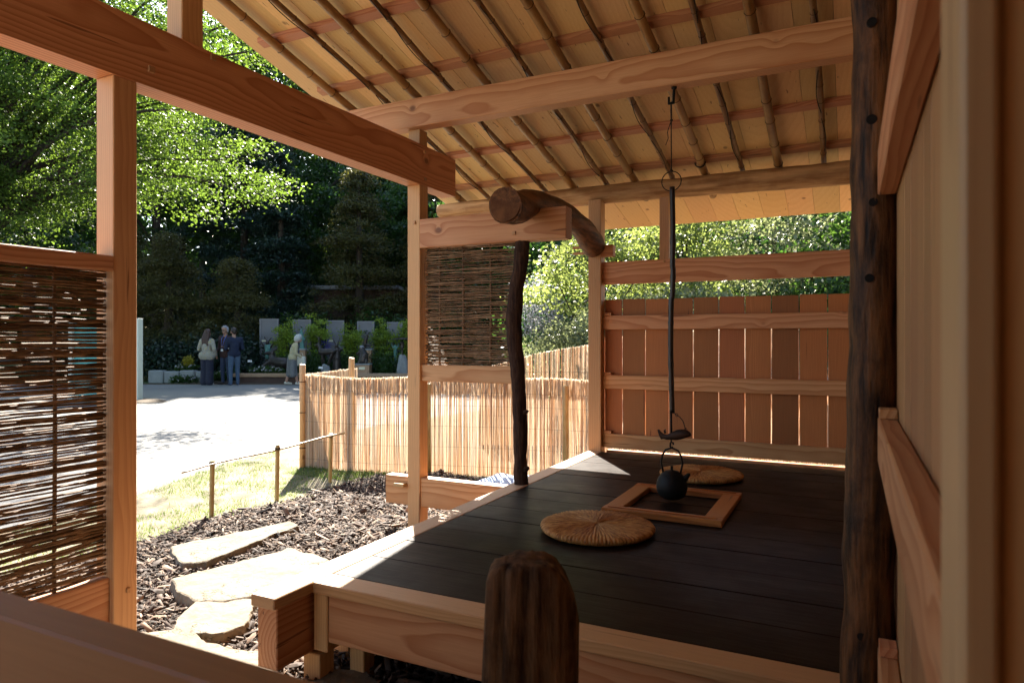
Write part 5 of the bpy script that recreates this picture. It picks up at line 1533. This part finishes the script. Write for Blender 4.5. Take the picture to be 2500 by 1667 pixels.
# dark shrubs that close the foot of the wood
for i, (r, a, w, h) in enumerate(((-14.2, 24.6, 1.3, 1.7), (-12.0, 24.4, 1.2, 1.5), (-10.1, 24.2, 1.1, 1.6), (-16.5, 25.5, 1.5, 1.5), (-8.0, 26.4, 1.6, 2.4), (-5.0, 26.2, 1.6, 2.4), (-2.4, 26.2, 1.6, 2.4))):
    L = ['dark shrub at the left under the shadowed yew', 'dark shrub under the golden tipped yew', 'dark shrub beside the leftmost grey panel', 'dark shrub on the shaded lawn at far left', 'dark shrub behind the second grey panel', 'dark shrub behind the fourth grey panel', 'dark shrub behind the last grey panel'][i]
    plant('shrub', L, 'shrub', site(r, a), [((0, 0, h * .45), (w, w * .7, h * .55))], 90, 90, (.22, .22, .16), .13, .3, L_CONIF if i < 4 else L_DARK, 400 + i, None, 'dark shrubs at the foot of the wood')
# young maples between the panels
A = 24.4
for i, (x, hw, top, low) in enumerate(((697, .34, 2.05, .5), (776, .40, 2.30, .5), (858, .32, 2.05, .5), (935, .36, 2.08, .45), (992, .34, 2.1, .5))):
    L = ['young maple between the first and second grey panels', 'tallest young maple, between the second and third grey panels', 'young maple between the third and fourth grey panels', 'young maple between the fourth and fifth grey panels', 'young maple at the right end beside the pavilion post'][i]
    c = site(px(x, A), A)
    plant('young_maple', L, 'tree', c, [((0, 0, top * .80), (hw, .3, top * .22)), ((-hw * .7, 0, top * .68), (hw * .6, .25, .16)), ((hw * .7, 0, top * .72), (hw * .6, .25, .16)), ((0, 0, top * .45), (hw * .8, .3, top * .2))], 46, 60, (.12, .12, .05), .075, .45, L_LIME, 500 + i, (top * .85, .02, (.03, .02)), 'young maples between the grey panels', .6, .3, .2, 7, None, .008)
# low border planting
for i, (x, w, h, m, col) in enumerate(((690, .55, .85, L_MID, 'mid green'), (760, .5, .9, L_MID, 'mid green'), (812, .45, .7, L_DARK, 'dark green'), (850, .55, .8, L_MID, 'mid green'), (925, .55, .95, L_MID, 'mid green'), (962, .4, .6, L_DARK, 'dark green'), (1010, .5, .8, L_MID, 'mid green'))):
    A2 = 24.0
    wh = ['behind the crouching hare', 'between the woman and the antelope', 'under the long coated figure', 'left of the hunched animal', 'right of the leaping figure', 'beside the parasol rock', 'behind the pavilion post'][i]
    plant('border_plant', f'{col} leafy border plant {wh}', 'plant', site(px(x, A2), A2), [((0, 0, h * .45), (w, .35, h * .5))], 60, 60, (.12, .10, .12), .08, .15, m, 520 + i, None, 'leafy plants in the sculpture border')
for i, (x, y0, w, wh) in enumerate(((790, 845, .35, 'above the antelope'), (722, 840, .25, 'behind the white haired woman'))):
    A2 = 24.6; z = zz(y0, A2)
    c = site(px(x, A2), A2)
    plant('blue_flowers', f'cluster of blue flowers {wh}', 'flowers', c, [((0, 0, z), (w, .15, .16)), ((0, 0, z * .5), (w * .5, .1, z * .4))], 26, 26, (.06, .06, .06), .05, .1, L_BLUE, 540 + i, None, 'blue flower clusters')
def pansies(x0, x1, A_, z, lab, seed, leaf=L_MID):
    r0, r1 = px(x0, A_), px(x1, A_); c = site((r0 + r1) / 2, A_)
    root = empty('flower_clump', c, lab, 'flowers', 'white and violet pansies along the border')
    rg = np.random.default_rng(seed)
    P = np.array([tuple(site(rg.uniform(r0, r1), A_ + rg.uniform(-.12, .12), z + rg.uniform(0, .14))) for _ in range(int(60 * (r1 - r0)))])
    V, F = leaf_cloud(P, (.04, .04, .04), 26, .06, .2, .6, seed); link('foliage', mesh_np('foliage', V - np.array(c), F), leaf, root, c)
    Q = P[::3] + np.array([0, 0, .06]) - np.array([-SN, CS, 0]) * .08
    V, F = leaf_cloud(Q, (.02, .02, .015), 7, .045, -.1, .9, seed + 1); link('blossom', mesh_np('blossom', V - np.array(c), F), L_WHITE, root, c)
pansies(612, 690, 22.75, .34, 'pansies below the pale stone trough', 560)
pansies(418, 482, 22.4, .05, 'pansies left of the woman with long hair', 561)
pansies(520, 560, 22.55, .20, 'pansies behind the men\'s legs', 562)
pansies(430, 480, 22.9, .42, 'grey green clump on the stone edging at the left', 563)
plant('yellow_flowers', 'bright yellow flowers at the left of the long haired woman', 'flowers', site(px(459, 22.9), 22.9), [((0, 0, .72), (.14, .12, .13))], 40, 24, (.04, .04, .05), .05, .1, L_YEL, 565)
# right hand bank: bright maples and shrubs behind the board wall
BG = 'sunlit shrubs and maples on the bank behind the board wall'
def bank(name, label, r, a, ells, n, per, spread, size, m, seed, trunk=None, fl=.4, limbs=9):
    return plant(name, label, 'tree' if trunk else 'shrub', site(r, a), ells, n, per, spread, size, fl, m, seed, trunk, BG, .6, .12, .3, limbs, None, .022)
bank('young_maple', 'bright young maple in the gap right of the branch post', 1.35, 12.2, [((0, 0, 2.75), (.95, .8, .45)), ((-.45, 0, 2.35), (.8, .7, .35)), ((.5, .2, 3.3), (1.0, .8, .4))], 75, 80, (.20, .20, .07), .085, L_BRIGHT, 601, (3.0, .05, (.1, 0)))
bank('young_maple', 'bright young maple above the left end of the board wall', 3.1, 12.6, [((0, 0, 2.9), (1.2, .9, .8)), ((-.5, 0, 2.3), (1.0, .8, .5)), ((.4, 0, 3.7), (1.2, .9, .5))], 110, 80, (.22, .22, .09), .085, L_BRIGHT, 602, (3.4, .05, (.1, .1)))
bank('young_maple', 'sunlit maple above the middle of the board wall', 5.0, 12.8, [((0, 0, 3.0), (1.3, .9, .9)), ((.5, 0, 2.4), (1.1, .8, .6)), ((-.4, 0, 4.0), (1.2, .9, .5))], 120, 80, (.22, .22, .10), .09, L_BANK, 603, (3.4, .05, (-.1, .1)))
bank('glossy_shrub', 'large glossy leaved shrub above the right end of the board wall', 6.9, 12.4, [((0, 0, 2.9), (1.4, .9, 1.2)), ((.4, 0, 2.2), (1.3, .9, .8))], 150, 60, (.2, .2, .16), .15, L_MID, 604, None, .3)
bank('glossy_shrub', 'dark glossy shrub low behind the board wall', 5.6, 11.6, [((0, 0, 1.7), (1.7, .7, .75))], 110, 60, (.2, .2, .14), .11, L_MID, 605, None, .3)
bank('glossy_shrub', 'shrub low behind the left end of the board wall', 2.9, 11.6, [((0, 0, 1.6), (1.2, .7, .8))], 100, 70, (.18, .18, .12), .085, L_BANK, 606, None, .3)
bank('bank_shrub', 'pale flowering shrub spilling over the upper reed fence', .75, 11.0, [((0, 0, 1.15), (.75, .5, .6)), ((.7, .1, 1.4), (.7, .5, .6))], 110, 80, (.13, .13, .08), .055, L_BANK, 607, None, .35)
bank('bank_shrub', 'pale leafy shrub further right on the bank', 2.0, 11.4, [((0, 0, 1.4), (.9, .6, .8))], 100, 80, (.15, .15, .09), .06, L_BANK, 608, None, .35)
bank('blossom_shrub', 'white flowering shrub in the dark hollow by the branch post', .62, 15.5, [((0, 0, 2.1), (.55, .5, .7))], 70, 60, (.12, .12, .12), .05, L_WHITE, 609, None, .1)
bank('dark_shrub', 'dark shrub in the hollow right of the branch post', 1.4, 16, [((0, 0, 1.6), (1.5, .8, 1.5))], 120, 80, (.2, .2, .14), .11, L_DARK, 610, None, .3)
bank('dark_shrub', 'dark shrub behind the middle of the board wall', 5.5, 16, [((0, 0, 2.6), (3.0, .9, 2.4))], 200, 80, (.26, .26, .2), .14, L_DARK, 611, None, .3)
bank('dark_shrub', 'dark shrub behind the right end of the board wall', 9.2, 15, [((0, 0, 3.2), (2.4, .9, 3.0))], 200, 80, (.26, .26, .2), .14, L_DARK, 612, None, .3)

# ------------------------------------------------------------------ light, sky, camera
EL, AZ = R(39.3), R(-36.0)     # sun stands ahead and a little to the left
sd = Vector((math.cos(EL) * math.sin(AZ), math.cos(EL) * math.cos(AZ), math.sin(EL)))
sl = bpy.data.lights.new('Sun', 'SUN'); sl.energy = 5.0; sl.angle = R(.5); sl.color = (1, .92, .80)
so_ = bpy.data.objects.new('Sun', sl); COL.objects.link(so_); so_.rotation_euler = (-sd).to_track_quat('-Z', 'Y').to_euler(); so_.location = (0, 0, 30)
W = bpy.data.worlds.new('World'); SC.world = W; W.use_nodes = True
nt = W.node_tree; sk = nt.nodes.new('ShaderNodeTexSky'); sk.sky_type = 'NISHITA'; sk.sun_disc = False; sk.sun_elevation = EL; sk.sun_rotation = AZ; sk.altitude = 0; sk.dust_density = 1.0
bgn = nt.nodes['Background']; bgn.inputs['Strength'].default_value = .075
nt.links.new(sk.outputs[0], bgn.inputs[0])
cd = bpy.data.cameras.new('Camera'); cam = bpy.data.objects.new('Camera', cd); COL.objects.link(cam)
cam.location = (0, 0, 1.45); cam.rotation_euler = (R(90), 0, TH)
cd.sensor_width = 36; cd.lens = 24; cd.shift_y = -.0022; cd.clip_start = .05; cd.clip_end = 900
cd.dof.use_dof = True; cd.dof.focus_distance = 6.0; cd.dof.aperture_fstop = 5.6
SC.camera = cam
vs = SC.view_settings; SC.display_settings.display_device = 'sRGB'
vs.view_transform = 'Standard'; vs.look = 'None'; vs.gamma = 1; vs.exposure = 2.75
SC.render.engine = 'CYCLES'
SC.cycles.max_bounces = 10; SC.cycles.diffuse_bounces = 6; SC.cycles.transmission_bounces = 4; SC.cycles.glossy_bounces = 3
SC.cycles.use_denoising = True
